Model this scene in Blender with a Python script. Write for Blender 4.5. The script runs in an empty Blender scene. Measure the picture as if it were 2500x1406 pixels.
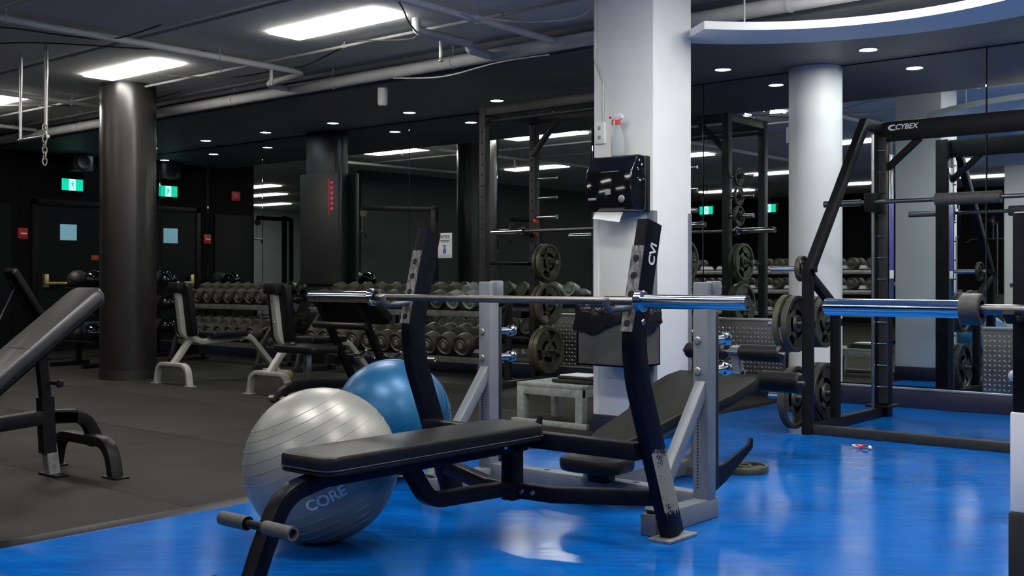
import bpy, bmesh, math, random
from mathutils import Vector, Matrix
random.seed(7)
S = bpy.context.scene
C = S.collection
PI = math.pi

# ------------------------------------------------------------------ camera, world, exposure
cam_d = bpy.data.cameras.new('camera')
cam = bpy.data.objects.new('camera', cam_d); C.objects.link(cam)
cam.location = (0, 0, 1.0)
cam.rotation_euler = (PI/2, 0, math.atan2(2700, 3200))
cam_d.sensor_width = 36.0
cam_d.lens = 36.0*2700/2500
cam_d.shift_y = -23/2500
cam_d.clip_start = 0.05
S.camera = cam
w = bpy.data.worlds.new('world'); S.world = w; w.use_nodes = True
w.node_tree.nodes['Background'].inputs[0].default_value = (.5, .55, .6, 1)
w.node_tree.nodes['Background'].inputs[1].default_value = 0.02
S.view_settings.view_transform = 'Standard'
S.view_settings.look = 'None'
S.view_settings.gamma = 1
S.view_settings.exposure = 0.2
PANEL_E = 31.0          # ceiling light panels
DOWN_E = 30.0           # recessed downlights

# ------------------------------------------------------------------ materials
MATS = {}
def newmat(name):
    m = bpy.data.materials.new(name); m.use_nodes = True
    nt = m.node_tree; b = nt.nodes['Principled BSDF']
    MATS[name] = m
    return m, nt, b
def coords(nt, scale=(1, 1, 1), which='Object'):
    tc = nt.nodes.new('ShaderNodeTexCoord'); mp = nt.nodes.new('ShaderNodeMapping')
    mp.inputs['Scale'].default_value = scale
    nt.links.new(tc.outputs[which], mp.inputs[0])
    return mp.outputs[0]
def noise(nt, vec, scale, detail=4, rough=.55):
    n = nt.nodes.new('ShaderNodeTexNoise'); n.inputs['Scale'].default_value = scale
    n.inputs['Detail'].default_value = detail; n.inputs['Roughness'].default_value = rough
    nt.links.new(vec, n.inputs['Vector'])
    return n.outputs['Fac']
def ramp(nt, fac, stops):
    r = nt.nodes.new('ShaderNodeValToRGB'); e = r.color_ramp.elements
    while len(e) < len(stops): e.new(.5)
    for q, (p, c) in zip(e, stops): q.position = p; q.color = (*c, 1)
    nt.links.new(fac, r.inputs[0])
    return r.outputs[0]
def mixc(nt, fac, a, b):
    m = nt.nodes.new('ShaderNodeMix'); m.data_type = 'RGBA'
    for s, v in ((m.inputs[0], fac), (m.inputs[6], a), (m.inputs[7], b)):
        if isinstance(v, (tuple, list)): s.default_value = (*v, 1)
        elif isinstance(v, (int, float)): s.default_value = v
        else: nt.links.new(v, s)
    return m.outputs[2]
def bump(nt, b, h, strength=.2, dist=.01):
    n = nt.nodes.new('ShaderNodeBump'); n.inputs['Strength'].default_value = strength
    n.inputs['Distance'].default_value = dist
    nt.links.new(h, n.inputs['Height']); nt.links.new(n.outputs[0], b.inputs['Normal'])
def math_n(nt, op, a, b=0.0):
    m = nt.nodes.new('ShaderNodeMath'); m.operation = op
    for i, v in enumerate((a, b)):
        if isinstance(v, (int, float)): m.inputs[i].default_value = v
        else: nt.links.new(v, m.inputs[i])
    return m.outputs[0]
def mat(name, col, rough=.5, metal=0., var=.15, vscale=8, bmp=0., bscale=120, coat=0., spec=.5):
    m, nt, b = newmat(name)
    vec = coords(nt)
    n = noise(nt, vec, vscale)
    lo = tuple(c*(1-var) for c in col); hi = tuple(min(1, c*(1+var)) for c in col)
    nt.links.new(ramp(nt, n, [(.3, lo), (.7, hi)]), b.inputs['Base Color'])
    b.inputs['Roughness'].default_value = rough
    b.inputs['Metallic'].default_value = metal
    b.inputs['Specular IOR Level'].default_value = spec
    if coat: b.inputs['Coat Weight'].default_value = coat; b.inputs['Coat Roughness'].default_value = .03
    if bmp: bump(nt, b, noise(nt, vec, bscale, 3), bmp, .004)
    return m
def emit(name, col, strength):
    m, nt, b = newmat(name)
    b.inputs['Base Color'].default_value = (*[min(1, c) for c in col], 1)
    b.inputs['Emission Color'].default_value = (*col, 1)
    b.inputs['Emission Strength'].default_value = strength
    return m

mat('black_paint', (.005, .005, .009), .36, 0, .3, 30, .1, 160, spec=.12)
mat('black_frame', (.007, .007, .008), .42, 0, .3, 20, spec=.14)
mat('rack_frame', (.022, .022, .022), .45, .0, .25, 20, spec=.3)
mat('grey_paint', (.15, .168, .19), .4, 0, .1, 12, .05, 120)
mat('silver_paint', (.36, .365, .335), .38, .1, .08, 12, .05, 120)
mat('stool_paint', (.30, .315, .30), .5, 0, .22, 30, .1, 90)
mat('black_vinyl', (.007, .007, .008), .36, 0, .2, 30, .22, 260, spec=.25)
mat('matte_vinyl', (.012, .012, .011), .5, 0, .2, 30, .2, 260, spec=.12)
mat('worn_vinyl', (.016, .0155, .0155), .40, 0, .3, 6, .12, 200, spec=1.0)
mat('stitch', (.03, .03, .035), .5)
mat('chrome', (.66, .67, .68), .10, 1, .04, 12)
mat('steel_shaft', (.20, .19, .185), .34, 1, .15, 60, .15, 500)
mat('satin_steel', (.52, .53, .54), .22, 1, .1, 20)
mat('worn_steel', (.34, .34, .33), .4, .7, .35, 25)
mat('hook_steel', (.10, .095, .09), .45, .4, .3, 30)
mat('iron_plate', (.055, .053, .045), .45, .3, .25, 25, .2, 120)
mat('iron_olive', (.075, .075, .050), .45, .3, .3, 20, .2, 120)
mat('dumbbell_grey', (.062, .060, .047), .42, .35, .3, 20, .15, 120)
mat('dumbbell_pale', (.20, .22, .20), .4, .3, .2, 20)
mat('rubber_black', (.012, .012, .012), .55, 0, .2, 30, .1, 100)
mat('grip_rubber', (.06, .058, .055), .6, 0, .3, 40, .2, 200)
mat('hole_black', (.001, .001, .001), .9, 0, 0)
mat('white_plastic', (.75, .76, .76), .4, 0, .03)
mat('red_plastic', (.65, .02, .02), .35, 0, .05)
mat('alarm_red', (.50, .015, .02), .4, 0, .08)
mat('orange_tag', (.45, .10, .01), .5)
mat('brass', (.60, .50, .22), .3, .8, .15)
mat('paper_white', (.78, .79, .80), .8, 0, .03)
mat('ink_dark', (.03, .03, .035), .7)
mat('ink_blue', (.03, .20, .55), .6)
mat('text_white', (.72, .72, .74), .55, 0, .2, 60)
mat('text_grey', (.30, .30, .30), .55, 0, .3, 60)
mat('text_red', (.6, .03, .05), .5)
mat('bin_metal', (.085, .085, .082), .38, .3, .2, 6)
mat('bag_plastic', (.010, .010, .013), .13, 0, .2, 10, .5, 14)
mat('gloss_black', (.005, .005, .007), .05, 0, .1, 4, coat=.3)
mat('pale_blue', (.35, .55, .66), .3)
mat('purple_decal', (.10, .09, .38), .4)
mat('chain_steel', (.35, .33, .28), .4, .8)
mat('ceiling_pipe_paint', (.52, .52, .52), .55, 0, .1, 6)
mat('conduit_paint', (.40, .40, .40), .6, 0, .1, 6)
mat('cable_dark', (.045, .042, .038), .6)
mat('cable_light', (.45, .45, .44), .6)
mat('pillar_black', (.018, .018, .019), .45, 0, .2, 4)
mat('column_black', (.018, .0165, .0165), .27, 0, .15, 3, .04, 40, spec=.5)
mat('wall_black', (.006, .0065, .007), .75, 0, .2, 3, spec=.1)
mat('wall_charcoal', (.035, .038, .040), .6, 0, .15, 3)
mat('door_black', (.008, .009, .0095), .6, 0, .15, 3, spec=.15)
mat('pale_wall', (.55, .62, .62), .6, 0, .08, 2)
mat('soffit_dark', (.12, .123, .145), .55, 0, .12, 2)
mat('skirting_navy', (.016, .017, .040), .4, 0, .15, 6)
mat('aluminium_trim', (.55, .56, .58), .3, .9, .1, 10)
mat('tread_plate', (.66, .66, .65), .28, .85, .1, 10)  # same metal as the sheet, toned bright to carry the glints
mat('tread_sheet', (.16, .16, .158), .42, .8, .15, 10)  # darkened copy of the tread metal, makes the tread glints stand out
mat('strut_alu', (.45, .45, .45), .35, .6)
mat('glass_bottle', (.72, .76, .78), .15, 0, .02)
mat('pull_yellow', (.35, .27, .05), .5)

# painted masonry pillars: slightly patchy off white with scuffs low down
def pillar_mat(name, col):
    m, nt, b = newmat(name)
    vec = coords(nt)
    n1 = noise(nt, vec, 3.5, 6); n2 = noise(nt, vec, 45, 4)
    base = ramp(nt, n1, [(.3, tuple(c*.93 for c in col)), (.7, col)])
    sc = ramp(nt, n2, [(.70, (0, 0, 0)), (.78, (1, 1, 1))])
    c = mixc(nt, math_n(nt, 'MULTIPLY', sc, .12), base, (.35, .35, .35))
    nt.links.new(c, b.inputs['Base Color'])
    b.inputs['Roughness'].default_value = .55
    bump(nt, b, n2, .08, .004)
pillar_mat('pillar_white', (.76, .77, .77))

def ceiling_mat():
    m, nt, b = newmat('ceiling_paint')
    vec = coords(nt)
    n1 = noise(nt, vec, .7, 6); n2 = noise(nt, vec, 30, 4)
    nt.links.new(ramp(nt, n1, [(.3, (.68, .68, .68)), (.7, (.76, .76, .755))]), b.inputs['Base Color'])
    b.inputs['Roughness'].default_value = .8
    bump(nt, b, n2, .2, .01)
ceiling_mat()

def blue_floor():
    m, nt, b = newmat('blue_vinyl')
    v1 = coords(nt, (1, 1, 1)); vs = coords(nt, (1, 1, 1)); vd = coords(nt, (1, 1, 1))
    for q, sc_ in ((vs, (.30, 2.4, 1)), (vd, (.35, 4.0, 1))):
        mp = q.node; mp.inputs['Rotation'].default_value = (0, 0, -.70); mp.inputs['Scale'].default_value = sc_; mp.vector_type = 'TEXTURE'; mp.inputs['Rotation'].default_value = (0, 0, .70); mp.inputs['Scale'].default_value = (1/sc_[0], 1/sc_[1], 1)
    cloud = noise(nt, v1, 1.7, 7, .6); streak = noise(nt, vs, 9, 6, .65); fine = noise(nt, vd, 26, 5, .7)
    base = ramp(nt, cloud, [(.28, (.0008, .058, .26)), (.5, (.0012, .086, .36)), (.72, (.002, .112, .43))])
    c = mixc(nt, math_n(nt, 'MULTIPLY', ramp(nt, streak, [(.46, (0, 0, 0)), (.70, (1, 1, 1))]), .55), base, (.004, .15, .52))
    sc = ramp(nt, noise(nt, v1, 2.9, 6, .62), [(.60, (0, 0, 0)), (.74, (1, 1, 1))])
    c = mixc(nt, math_n(nt, 'MULTIPLY', sc, .40), c, (.08, .17, .33))
    dk = ramp(nt, fine, [(.56, (0, 0, 0)), (.66, (1, 1, 1))])
    c = mixc(nt, math_n(nt, 'MULTIPLY', dk, .7), c, (.001, .035, .16))
    nt.links.new(c, b.inputs['Base Color'])
    r = ramp(nt, cloud, [(.3, (.12,)*3), (.7, (.20,)*3)])
    nt.links.new(r, b.inputs['Roughness']); b.inputs['Specular IOR Level'].default_value = .10
    bump(nt, b, noise(nt, v1, 6, 4), .05, .02)
blue_floor()

def rubber_floor():
    m, nt, b = newmat('rubber_floor')
    v1 = coords(nt)
    n1 = noise(nt, v1, 2.2, 6, .6); n2 = noise(nt, v1, 180, 2)
    base = ramp(nt, n1, [(.3, (.020, .0195, .018)), (.7, (.030, .029, .027))])
    sp = ramp(nt, n2, [(.66, (0, 0, 0)), (.72, (1, 1, 1))])
    c = mixc(nt, math_n(nt, 'MULTIPLY', sp, .5), base, (.08, .08, .078))
    nt.links.new(c, b.inputs['Base Color'])
    b.inputs['Roughness'].default_value = .62; b.inputs['Specular IOR Level'].default_value = .08
    bump(nt, b, noise(nt, v1, 60, 4), .25, .004)
rubber_floor()

def mirror_mat():
    m, nt, b = newmat('mirror')
    b.inputs['Base Color'].default_value = (.80, .85, .84, 1)
    b.inputs['Metallic'].default_value = 1; b.inputs['Roughness'].default_value = .012
mirror_mat()

def ball_mat(name, c0, c1):
    m, nt, b = newmat(name)
    v = coords(nt)
    nt.links.new(ramp(nt, noise(nt, v, 3, 5), [(.3, c0), (.7, c1)]), b.inputs['Base Color'])
    b.inputs['Roughness'].default_value = .36
    b.inputs['Metallic'].default_value = .25
ball_mat('ball_silver', (.225, .225, .205), (.27, .27, .245))
ball_mat('ball_blue', (.004, .085, .21), (.008, .12, .27))

def worn_paint():          # black paint rubbed through to bare primer on the outer face of the lower leg
    m, nt, b = newmat('black_paint_worn')
    v = coords(nt, (1, 1, 1))
    g = nt.nodes.new('ShaderNodeNewGeometry')
    sx = nt.nodes.new('ShaderNodeSeparateXYZ'); nt.links.new(g.outputs['Normal'], sx.inputs[0])
    so = nt.nodes.new('ShaderNodeSeparateXYZ'); nt.links.new(v, so.inputs[0])
    face = math_n(nt, 'GREATER_THAN', sx.outputs[0], .8)
    zc = math_n(nt, 'DIVIDE', math_n(nt, 'SUBTRACT', so.outputs[2], .235), .135)
    z2 = math_n(nt, 'MULTIPLY', zc, zc); z4 = math_n(nt, 'MULTIPLY', z2, z2)
    nn = math_n(nt, 'ADD', math_n(nt, 'MULTIPLY', noise(nt, v, 95, 5, .7), .55), math_n(nt, 'MULTIPLY', noise(nt, v, 16, 3), .45))
    n = math_n(nt, 'GREATER_THAN', math_n(nt, 'SUBTRACT', nn, math_n(nt, 'MULTIPLY', z4, .2)), .40)
    f = math_n(nt, 'MULTIPLY', face, n)
    nt.links.new(mixc(nt, f, (.005, .005, .009), (.27, .26, .19)), b.inputs['Base Color'])
    b.inputs['Roughness'].default_value = .36; b.inputs['Specular IOR Level'].default_value = .12
worn_paint()
def worn_face():           # rack plate with paint scratched off by bars
    m, nt, b = newmat('scratched_plate')
    v = coords(nt, (3, 3, 1))
    n = ramp(nt, noise(nt, v, 24, 6, .7), [(.42, (.07, .07, .072)), (.58, (.24, .235, .225))])
    nt.links.new(n, b.inputs['Base Color'])
    b.inputs['Roughness'].default_value = .38; b.inputs['Metallic'].default_value = .5
worn_face()

emit('panel_light', (1.0, .97, .91), PANEL_E)
emit('panel_light_half', (1.0, .97, .91), PANEL_E*.33)
emit('down_light', (.85, .95, 1.0), DOWN_E)
emit('down_light_spot', (.95, 1.0, .98), DOWN_E*9)
emit('exit_green', (.0, .62, .38), .9)
emit('exit_white', (.55, .95, .88), 1.1)
emit('door_window_lit', (.16, .34, .42), .55)
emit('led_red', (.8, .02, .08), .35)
M = MATS
for k_ in ('glass_bottle',):
    b_ = M[k_].node_tree.nodes['Principled BSDF']; b_.inputs['Transmission Weight'].default_value = .75; b_.inputs['Roughness'].default_value = .25; b_.inputs['IOR'].default_value = 1.2

# ------------------------------------------------------------------ mesh builder
def v3(p): return Vector(p)
def fillet(pts, r, n=6):
    pts = [v3(p) for p in pts]; out = [pts[0]]
    for a, b, c in zip(pts, pts[1:], pts[2:]):
        d1 = (a-b); d2 = (c-b); l1, l2 = d1.length, d2.length; d1.normalize(); d2.normalize()
        ang = d1.angle(d2)
        if ang > PI-.02: out.append(b); continue
        t = min(r/math.tan(ang/2), l1*.49, l2*.49); rr = t*math.tan(ang/2)
        bis = (d1+d2).normalized(); cen = b+bis*(rr/math.sin(ang/2))
        p0 = b+d1*t; p1 = b+d2*t; u = (p0-cen); w_ = (p1-cen)
        tot = u.angle(w_); ax = u.cross(w_).normalized()
        for i in range(n+1): out.append(cen+Matrix.Rotation(tot*i/n, 3, ax) @ u)
    out.append(pts[-1])
    return out
def rrect(w, h, r=.006, n=2):
    r = min(r, w*.45, h*.45); out = []
    for cx, cy, a0 in ((w/2-r, h/2-r, 0), (-w/2+r, h/2-r, PI/2), (-w/2+r, -h/2+r, PI), (w/2-r, -h/2+r, 1.5*PI)):
        for i in range(n+1):
            a = a0+PI/2*i/n; out.append((cx+r*math.cos(a), cy+r*math.sin(a)))
    return out
def circ(r, n=14): return [(r*math.cos(2*PI*i/n), r*math.sin(2*PI*i/n)) for i in range(n)]

class MB:
    def __init__(s): s.v = []; s.f = []
    def add(s, vs, fs):
        o = len(s.v); s.v += [tuple(p) for p in vs]; s.f += [tuple(i+o for i in f) for f in fs]; return s
    def sweep(s, path, prof, side=None, closed=False, cap=True):
        P_ = [v3(p) for p in path]; n = len(P_); k = len(prof); vs = []
        def tan(i):
            if closed: a, b = P_[i-1], P_[(i+1) % n]; d0 = (P_[i]-a).normalized(); d1 = (b-P_[i]).normalized()
            elif i == 0: d0 = d1 = (P_[1]-P_[0]).normalized()
            elif i == n-1: d0 = d1 = (P_[-1]-P_[-2]).normalized()
            else: d0 = (P_[i]-P_[i-1]).normalized(); d1 = (P_[i+1]-P_[i]).normalized()
            t = (d0+d1)
            t = t.normalized() if t.length > 1e-6 else d1
            return t, max(.35, t.dot(d1))
        if side is None:
            t0, _ = tan(0); a = Vector((0, 0, 1)) if abs(t0.z) < .9 else Vector((1, 0, 0))
            sd = t0.cross(a).normalized(); trans = True; prev = t0
        else: sd = v3(side).normalized(); trans = False
        for i in range(n):
            t, cs = tan(i)
            if trans:
                q = prev.rotation_difference(t); sd = (q @ sd); sd = (sd-t*sd.dot(t)).normalized(); prev = t
                u = sd
            else:
                u = (sd-t*sd.dot(t)).normalized()
            vv = t.cross(u)
            for (a, b) in prof: vs.append(P_[i]+u*a+vv*(b/cs if not trans else b))
        fs = []
        m = n if closed else n-1
        for i in range(m):
            j = (i+1) % n
            for a in range(k):
                b = (a+1) % k
                fs.append((i*k+a, i*k+b, j*k+b, j*k+a))
        if cap and not closed:
            fs.append(tuple(range(k))[::-1]); fs.append(tuple((n-1)*k+a for a in range(k)))
        return s.add(vs, fs)
    def beam(s, path, w, h, side, r=.006): return s.sweep(path, rrect(w, h, r), side)
    def tube(s, path, r, n=12): return s.sweep(path, circ(r, n))
    def cyl(s, a, b, r, n=20): return s.sweep([a, b], circ(r, n))
    def pipe(s, a, b, r, ri, n=20):      # open ended tube with wall thickness
        a, b = v3(a), v3(b); ax = (b-a).normalized()
        return s.lathe([(r, 0), (r, (b-a).length), (ri, (b-a).length), (ri, (b-a).length-.03), (0, (b-a).length-.03)], a, ax, n)
    def lathe(s, prof, org=(0, 0, 0), axis=(0, 0, 1), n=24, closed=False):
        ax = v3(axis).normalized(); a = Vector((0, 0, 1)) if abs(ax.z) < .9 else Vector((1, 0, 0))
        u = ax.cross(a).normalized(); w_ = ax.cross(u); o = v3(org); vs = []; k = len(prof)
        for i in range(n):
            t = 2*PI*i/n; d = u*math.cos(t)+w_*math.sin(t)
            for (r, z) in prof: vs.append(o+d*r+ax*z)
        fs = []
        for i in range(n):
            j = (i+1) % n
            for q in range(k if closed else k-1):
                q2 = (q+1) % k
                fs.append((i*k+q, j*k+q, j*k+q2, i*k+q2))
        return s.add(vs, fs)
    def box(s, c, sz, bev=.0, rz=0, rx=0, ry=0, seg=2):
        bm = bmesh.new(); bmesh.ops.create_cube(bm, size=1)
        bmesh.ops.scale(bm, vec=sz, verts=bm.verts)
        if bev: bmesh.ops.bevel(bm, geom=bm.edges[:], offset=min(bev, min(sz)*.48), segments=seg, profile=.5, affect='EDGES')
        M_ = Matrix.Translation(c) @ Matrix.Rotation(rz, 4, 'Z') @ Matrix.Rotation(ry, 4, 'Y') @ Matrix.Rotation(rx, 4, 'X')
        bm.verts.ensure_lookup_table(); bm.verts.index_update()
        vs = [M_ @ q.co for q in bm.verts]; fs = [[q.index for q in f.verts] for f in bm.faces]; bm.free()
        return s.add(vs, fs)
    def b2(s, lo, hi, bev=0.): return s.box([(a+b)/2 for a, b in zip(lo, hi)], [b-a for a, b in zip(lo, hi)], bev)
    def prism(s, poly, org, u, v, nrm, th, bev=0.):
        o, u, v, nrm = v3(org), v3(u), v3(v), v3(nrm); k = len(poly)
        if bev:
            cx = sum(p[0] for p in poly)/k; cy = sum(p[1] for p in poly)/k
            def sh(p, d):
                q = Vector((p[0]-cx, p[1]-cy)); l = q.length; q = q*(max(l-d, 0)/l); return (cx+q.x, cy+q.y)
            lev = [(bev, -th/2), (bev*.3, -th/2+bev*.3), (0, -th/2+bev), (0, th/2-bev), (bev*.3, th/2-bev*.3), (bev, th/2)]
        else:
            sh = lambda p, d: p
            lev = [(0, -th/2), (0, th/2)]
        vs = []
        for d, z in lev:
            for p in poly:
                q = sh(p, d); vs.append(o+u*q[0]+v*q[1]+nrm*z)
        fs = [tuple(range(k))[::-1], tuple((len(lev)-1)*k+a for a in range(k))]
        for i in range(len(lev)-1):
            for a in range(k):
                b = (a+1) % k; fs.append((i*k+a, i*k+b, (i+1)*k+b, (i+1)*k+a))
        return s.add(vs, fs)
    def sphere(s, c, r, n=32, m=20, sc=(1, 1, 1)):
        prof = [(r*math.sin(PI*i/m)*1.0, -r*math.cos(PI*i/m)) for i in range(m+1)]
        t = MB().lathe(prof, (0, 0, 0), (0, 0, 1), n)
        return s.add([(c[0]+p[0]*sc[0], c[1]+p[1]*sc[1], c[2]+p[2]*sc[2]) for p in t.v], t.f)
    def mesh(s, name, m, ang=35):
        me = bpy.data.meshes.new(name); me.from_pydata(s.v, [], s.f); me.validate()
        bm = bmesh.new(); bm.from_mesh(me); bmesh.ops.remove_doubles(bm, verts=bm.verts, dist=1e-5)
        bmesh.ops.recalc_face_normals(bm, faces=bm.faces); bm.to_mesh(me); bm.free()
        me.polygons.foreach_set('use_smooth', [True]*len(me.polygons))
        me.set_sharp_from_angle(angle=math.radians(ang))
        me.materials.append(M[m])
        return me
    def build(s, name, m, parent=None, ang=35):
        o = bpy.data.objects.new(name, s.mesh(name, m, ang)); C.objects.link(o)
        if parent: o.parent = parent
        return o

def tag(o, label, cat, group=None):
    o['label'] = label; o['category'] = cat
    if group: o['group'] = group
    return o
def thing(name, label, cat, loc=(0, 0, 0), rz=0, group=None):
    o = bpy.data.objects.new(name, None); C.objects.link(o); o.empty_display_size = .1
    o.location = loc; o.rotation_euler = (0, 0, rz)
    return tag(o, label, cat, group)
def struct(o): o['kind'] = 'structure'; return o
def kids(o): return [x for x in C.objects if x.parent == o]
def copy_tree(o, parent=None):
    c = o.copy(); C.objects.link(c); c.parent = parent
    for k in kids(o): copy_tree(k, c)
    return c
def dup(o, loc, rz, label, group=None):
    c = copy_tree(o); c.location = loc; c.rotation_euler = (0, 0, rz); c['label'] = label
    if group: c['group'] = group
    return c
def text_mesh(txt, size, depth=.001):
    cu = bpy.data.curves.new('t', 'FONT'); cu.body = txt; cu.size = size; cu.extrude = depth; cu.offset = size*.022; cu.align_x = 'CENTER'; cu.align_y = 'CENTER'
    o = bpy.data.objects.new('t', cu); C.objects.link(o)
    bpy.context.view_layer.update()
    me = bpy.data.meshes.new_from_object(o.evaluated_get(bpy.context.evaluated_depsgraph_get()))
    vs = [q.co.copy() for q in me.vertices]; fs = [tuple(p.vertices) for p in me.polygons]
    bpy.data.objects.remove(o); bpy.data.curves.remove(cu); bpy.data.meshes.remove(me)
    return vs, fs
def text_obj(name, txt, size, org, u, v, m, parent, shear=0, sx=1, depth=.001):
    vs, fs = text_mesh(txt, size, depth); u, v, o = v3(u).normalized(), v3(v).normalized(), v3(org); n = u.cross(v)
    b = MB().add([o+u*(p.x*sx+p.y*shear)+v*p.y+n*p.z for p in vs], fs)
    return b.build(name, m, parent)
ORD = ['leftmost', 'second from left', 'third from left', 'fourth from left', 'fifth from left', 'sixth from left', 'seventh from left',
       'eighth from left', 'ninth from left', 'tenth from left', 'eleventh from left', 'twelfth from left', 'thirteenth from left', 'fourteenth from left', 'fifteenth from left']

# ------------------------------------------------------------------ room shell
YW = 8.55; XM = -4.15; ZC = 2.92; ZS = 2.72; YS = 6.75; XL = -14.6
floor = struct(MB().b2((-25, -7, -.1), (4.5, YW+.1, 0)).build('floor', 'blue_vinyl'))
# rubber mats, laid piece by piece on the left part of the floor
mat_meshes = {}
ys = [-7.0]
while ys[-1] < YW-.05: ys.append(min(ys[-1]+1.22, YW-.03))
xs = [XM]
while xs[-1] > -25: xs.append(max(xs[-1]-1.83, -25))
for i in range(len(xs)-1):
    for j in range(len(ys)-1):
        wx = xs[i]-xs[i+1]-.004; wy = ys[j+1]-ys[j]-.004
        key = (round(wx, 3), round(wy, 3))
        if key not in mat_meshes: mat_meshes[key] = MB().box((0, 0, 0), (wx, wy, .01), .0015).mesh('rubber_mat', 'rubber_floor')
        o = bpy.data.objects.new('rubber_mat', mat_meshes[key]); C.objects.link(o); o.parent = floor
        o.location = ((xs[i]+xs[i+1])/2, (ys[j]+ys[j+1])/2, .004+random.uniform(0, .0015))
FZ = .0095   # top of the mats
t1 = MB()
t1.prism([(0, 0), (.06, 0), (.045, .006), (.0, .013)], (XM, 0.75, 0), (1, 0, 0), (0, 0, 1), (0, 1, 0), 15.5)
struct(t1.build('trim_1', 'black_frame'))
ceiling = struct(MB().b2((-25, -7, ZC), (4.5, YS, ZC+.1)).build('ceiling', 'ceiling_paint'))
soffit = struct(MB().b2((-25, YS, ZS), (4.5, YW+.1, ZC+.1)).build('ceiling_soffit', 'soffit_dark'))
# back wall behind the mirrors and the mirror panels themselves
wall_back = struct(MB().b2((XL-.1, YW, 0), (4.5, YW+.12, ZC)).build('wall_back', 'wall_black'))
sx = [-14.58, -13.57, -12.44, -11.28, -10.0, -8.68, -7.4, -6.2, -5.0, -3.8, -2.6, -1.4, -.2, 1.0, 2.2, 3.4, 4.48]
for a, b in zip(sx, sx[1:]):
    MB().box(((a+b)/2, YW-.004, (.16+ZS)/2), (b-a-.008, .007, ZS-.16-.012), .0025, seg=1).build('mirror_panel', 'mirror', wall_back, 20)
bb = struct(MB().b2((XL, YW-.035, 0), (4.5, YW-.001, .14), .003).build('baseboard_back', 'skirting_navy'))
MB().b2((XL, YW-.045, .14), (4.5, YW-.009, .158), .003).build('cap_strip', 'aluminium_trim', bb)
wall_left = struct(MB().b2((XL-.12, 6.2, 0), (XL, YW, ZC)).build('wall_left', 'wall_black'))
struct(MB().b2((XL-.12, -7, 0), (XL, 3.9, ZC)).build('wall_left', 'wall_charcoal'))
struct(MB().b2((-25, 6.2, 0), (XL-.12, 6.32, ZC)).build('wall_annex_side', 'pale_wall'))
struct(MB().b2((-25.12, -7, 0), (-25, 6.32, ZC)).build('wall_annex', 'pale_wall'))
struct(MB().b2((-25.1, -7.12, 0), (4.5, -7, ZC)).build('wall_front', 'wall_black'))
struct(MB().b2((4.5, -7.1, 0), (4.62, YW+.1, ZC)).build('wall_right', 'grey_paint'))

# checker-plate kick panels in front of the mirror foot
def tread_panel(x0, x1, z0, z1, name, label):
    t = thing(name, label, 'metal panel', ((x0+x1)/2, YW-.03, z0))
    w_, h_ = x1-x0, z1-z0
    MB().b2((-w_/2, -.012, 0), (w_/2, .012, h_), .003).build('sheet', 'tread_sheet', t)
    MB().b2((-w_/2, -.02, h_-.012), (w_/2, .018, h_+.012), .004).build('edge_rail', 'aluminium_trim', t)
    m = MB(); nx = int(w_/.034); nz = int((h_-.03)/.036); a, bq = .0145, .006
    for i in range(nx):
        for j in range(nz):
            cx = -w_/2+.02+i*.034+(.0 if j % 2 == 0 else .0); cz = .02+j*.036
            s_ = 1 if (i+j) % 2 == 0 else -1
            ux, uz = .8, -.6*s_
            p = [(cx+ux*a, cz+uz*a), (cx-uz*bq, cz+ux*bq), (cx-ux*a, cz-uz*a), (cx+uz*bq, cz-ux*bq)]
            m.add([(q[0], -.0121, q[1]) for q in p]+[(cx, -.0195, cz)], [(0, 1, 4), (1, 2, 4), (2, 3, 4), (3, 0, 4)])
    o = m.build('raised_tread', 'tread_plate', t, 20); o['kind'] = 'stuff'
tread_panel(-6.95, -4.2, .16, .65, 'checker_plate', 'long checker plate kick panel behind the power rack')
tread_panel(-2.62, 2.0, .16, .63, 'checker_plate', 'checker plate kick panel at the far right mirror')

# pillars
def white_pillar(name, x0, x1, y0, y1, h):
    o = struct(MB().b2((x0, y0, .13), (x1, y1, h), .006).build(name, 'pillar_white'))
    MB().b2((x0-.006, y0-.006, 0), (x1+.006, y1+.006, .131), .003).build('skirting', 'skirting_navy', o)
    return o
pil = white_pillar('pillar_square', -4.18, -3.73, 5.77, 6.22, ZC)
for (x, y, dx, dy) in ((-3.73, 5.77, -1, 1), (-4.18, 5.77, 1, 1), (-3.73, 6.22, -1, -1)):
    m = MB(); m.b2((min(x, x+dx*.04), y-dy*.004 if dy > 0 else y, .132), (max(x, x+dx*.04), y if dy > 0 else y+.004, 1.42))
    m.b2((x if dx < 0 else x-.004, min(y, y+dy*.04), .132), (x+.004 if dx < 0 else x, max(y, y+dy*.04), 1.42))
    m.build('corner_guard', 'grey_paint' if x > -4 else 'pillar_white', pil)
white_pillar('pillar_square', -5.75, -5.3, -3.2, -2.75, ZC)
col = struct(MB().lathe([(0, .14), (.217, .14), (.217, ZS-.001), (0, ZS-.001)], (-3.95, 8.553, 0), (0, 0, 1), 64).build('pillar_round', 'pillar_white'))
MB().lathe([(0, 0), (.222, 0), (.222, .139), (0, .139)], (-3.95, 8.553, 0), (0, 0, 1), 64).build('skirting', 'skirting_navy', col)
MB().box((-4.13, 8.425, 2.18), (.05, .03, .13), .003, rz=-.9).build('bracket', 'white_plastic', col)
colb = struct(MB().lathe([(0, 0), (.27, 0), (.27, ZC-.001), (0, ZC-.001)], (-10.02, 5.95, 0), (0, 0, 1), 64).build('pillar_round', 'column_black'))
MB().lathe([(.2, .009), (.276, .009), (.276, .10), (.2, .10)], (-10.02, 5.95, 0), (0, 0, 1), 64).build('base_wrap', 'rubber_black', colb)
pb = struct(MB().b2((-10.31, 8.44, 0), (-9.80, YW-.008, ZS), .004).build('pillar_square', 'pillar_black'))

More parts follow.
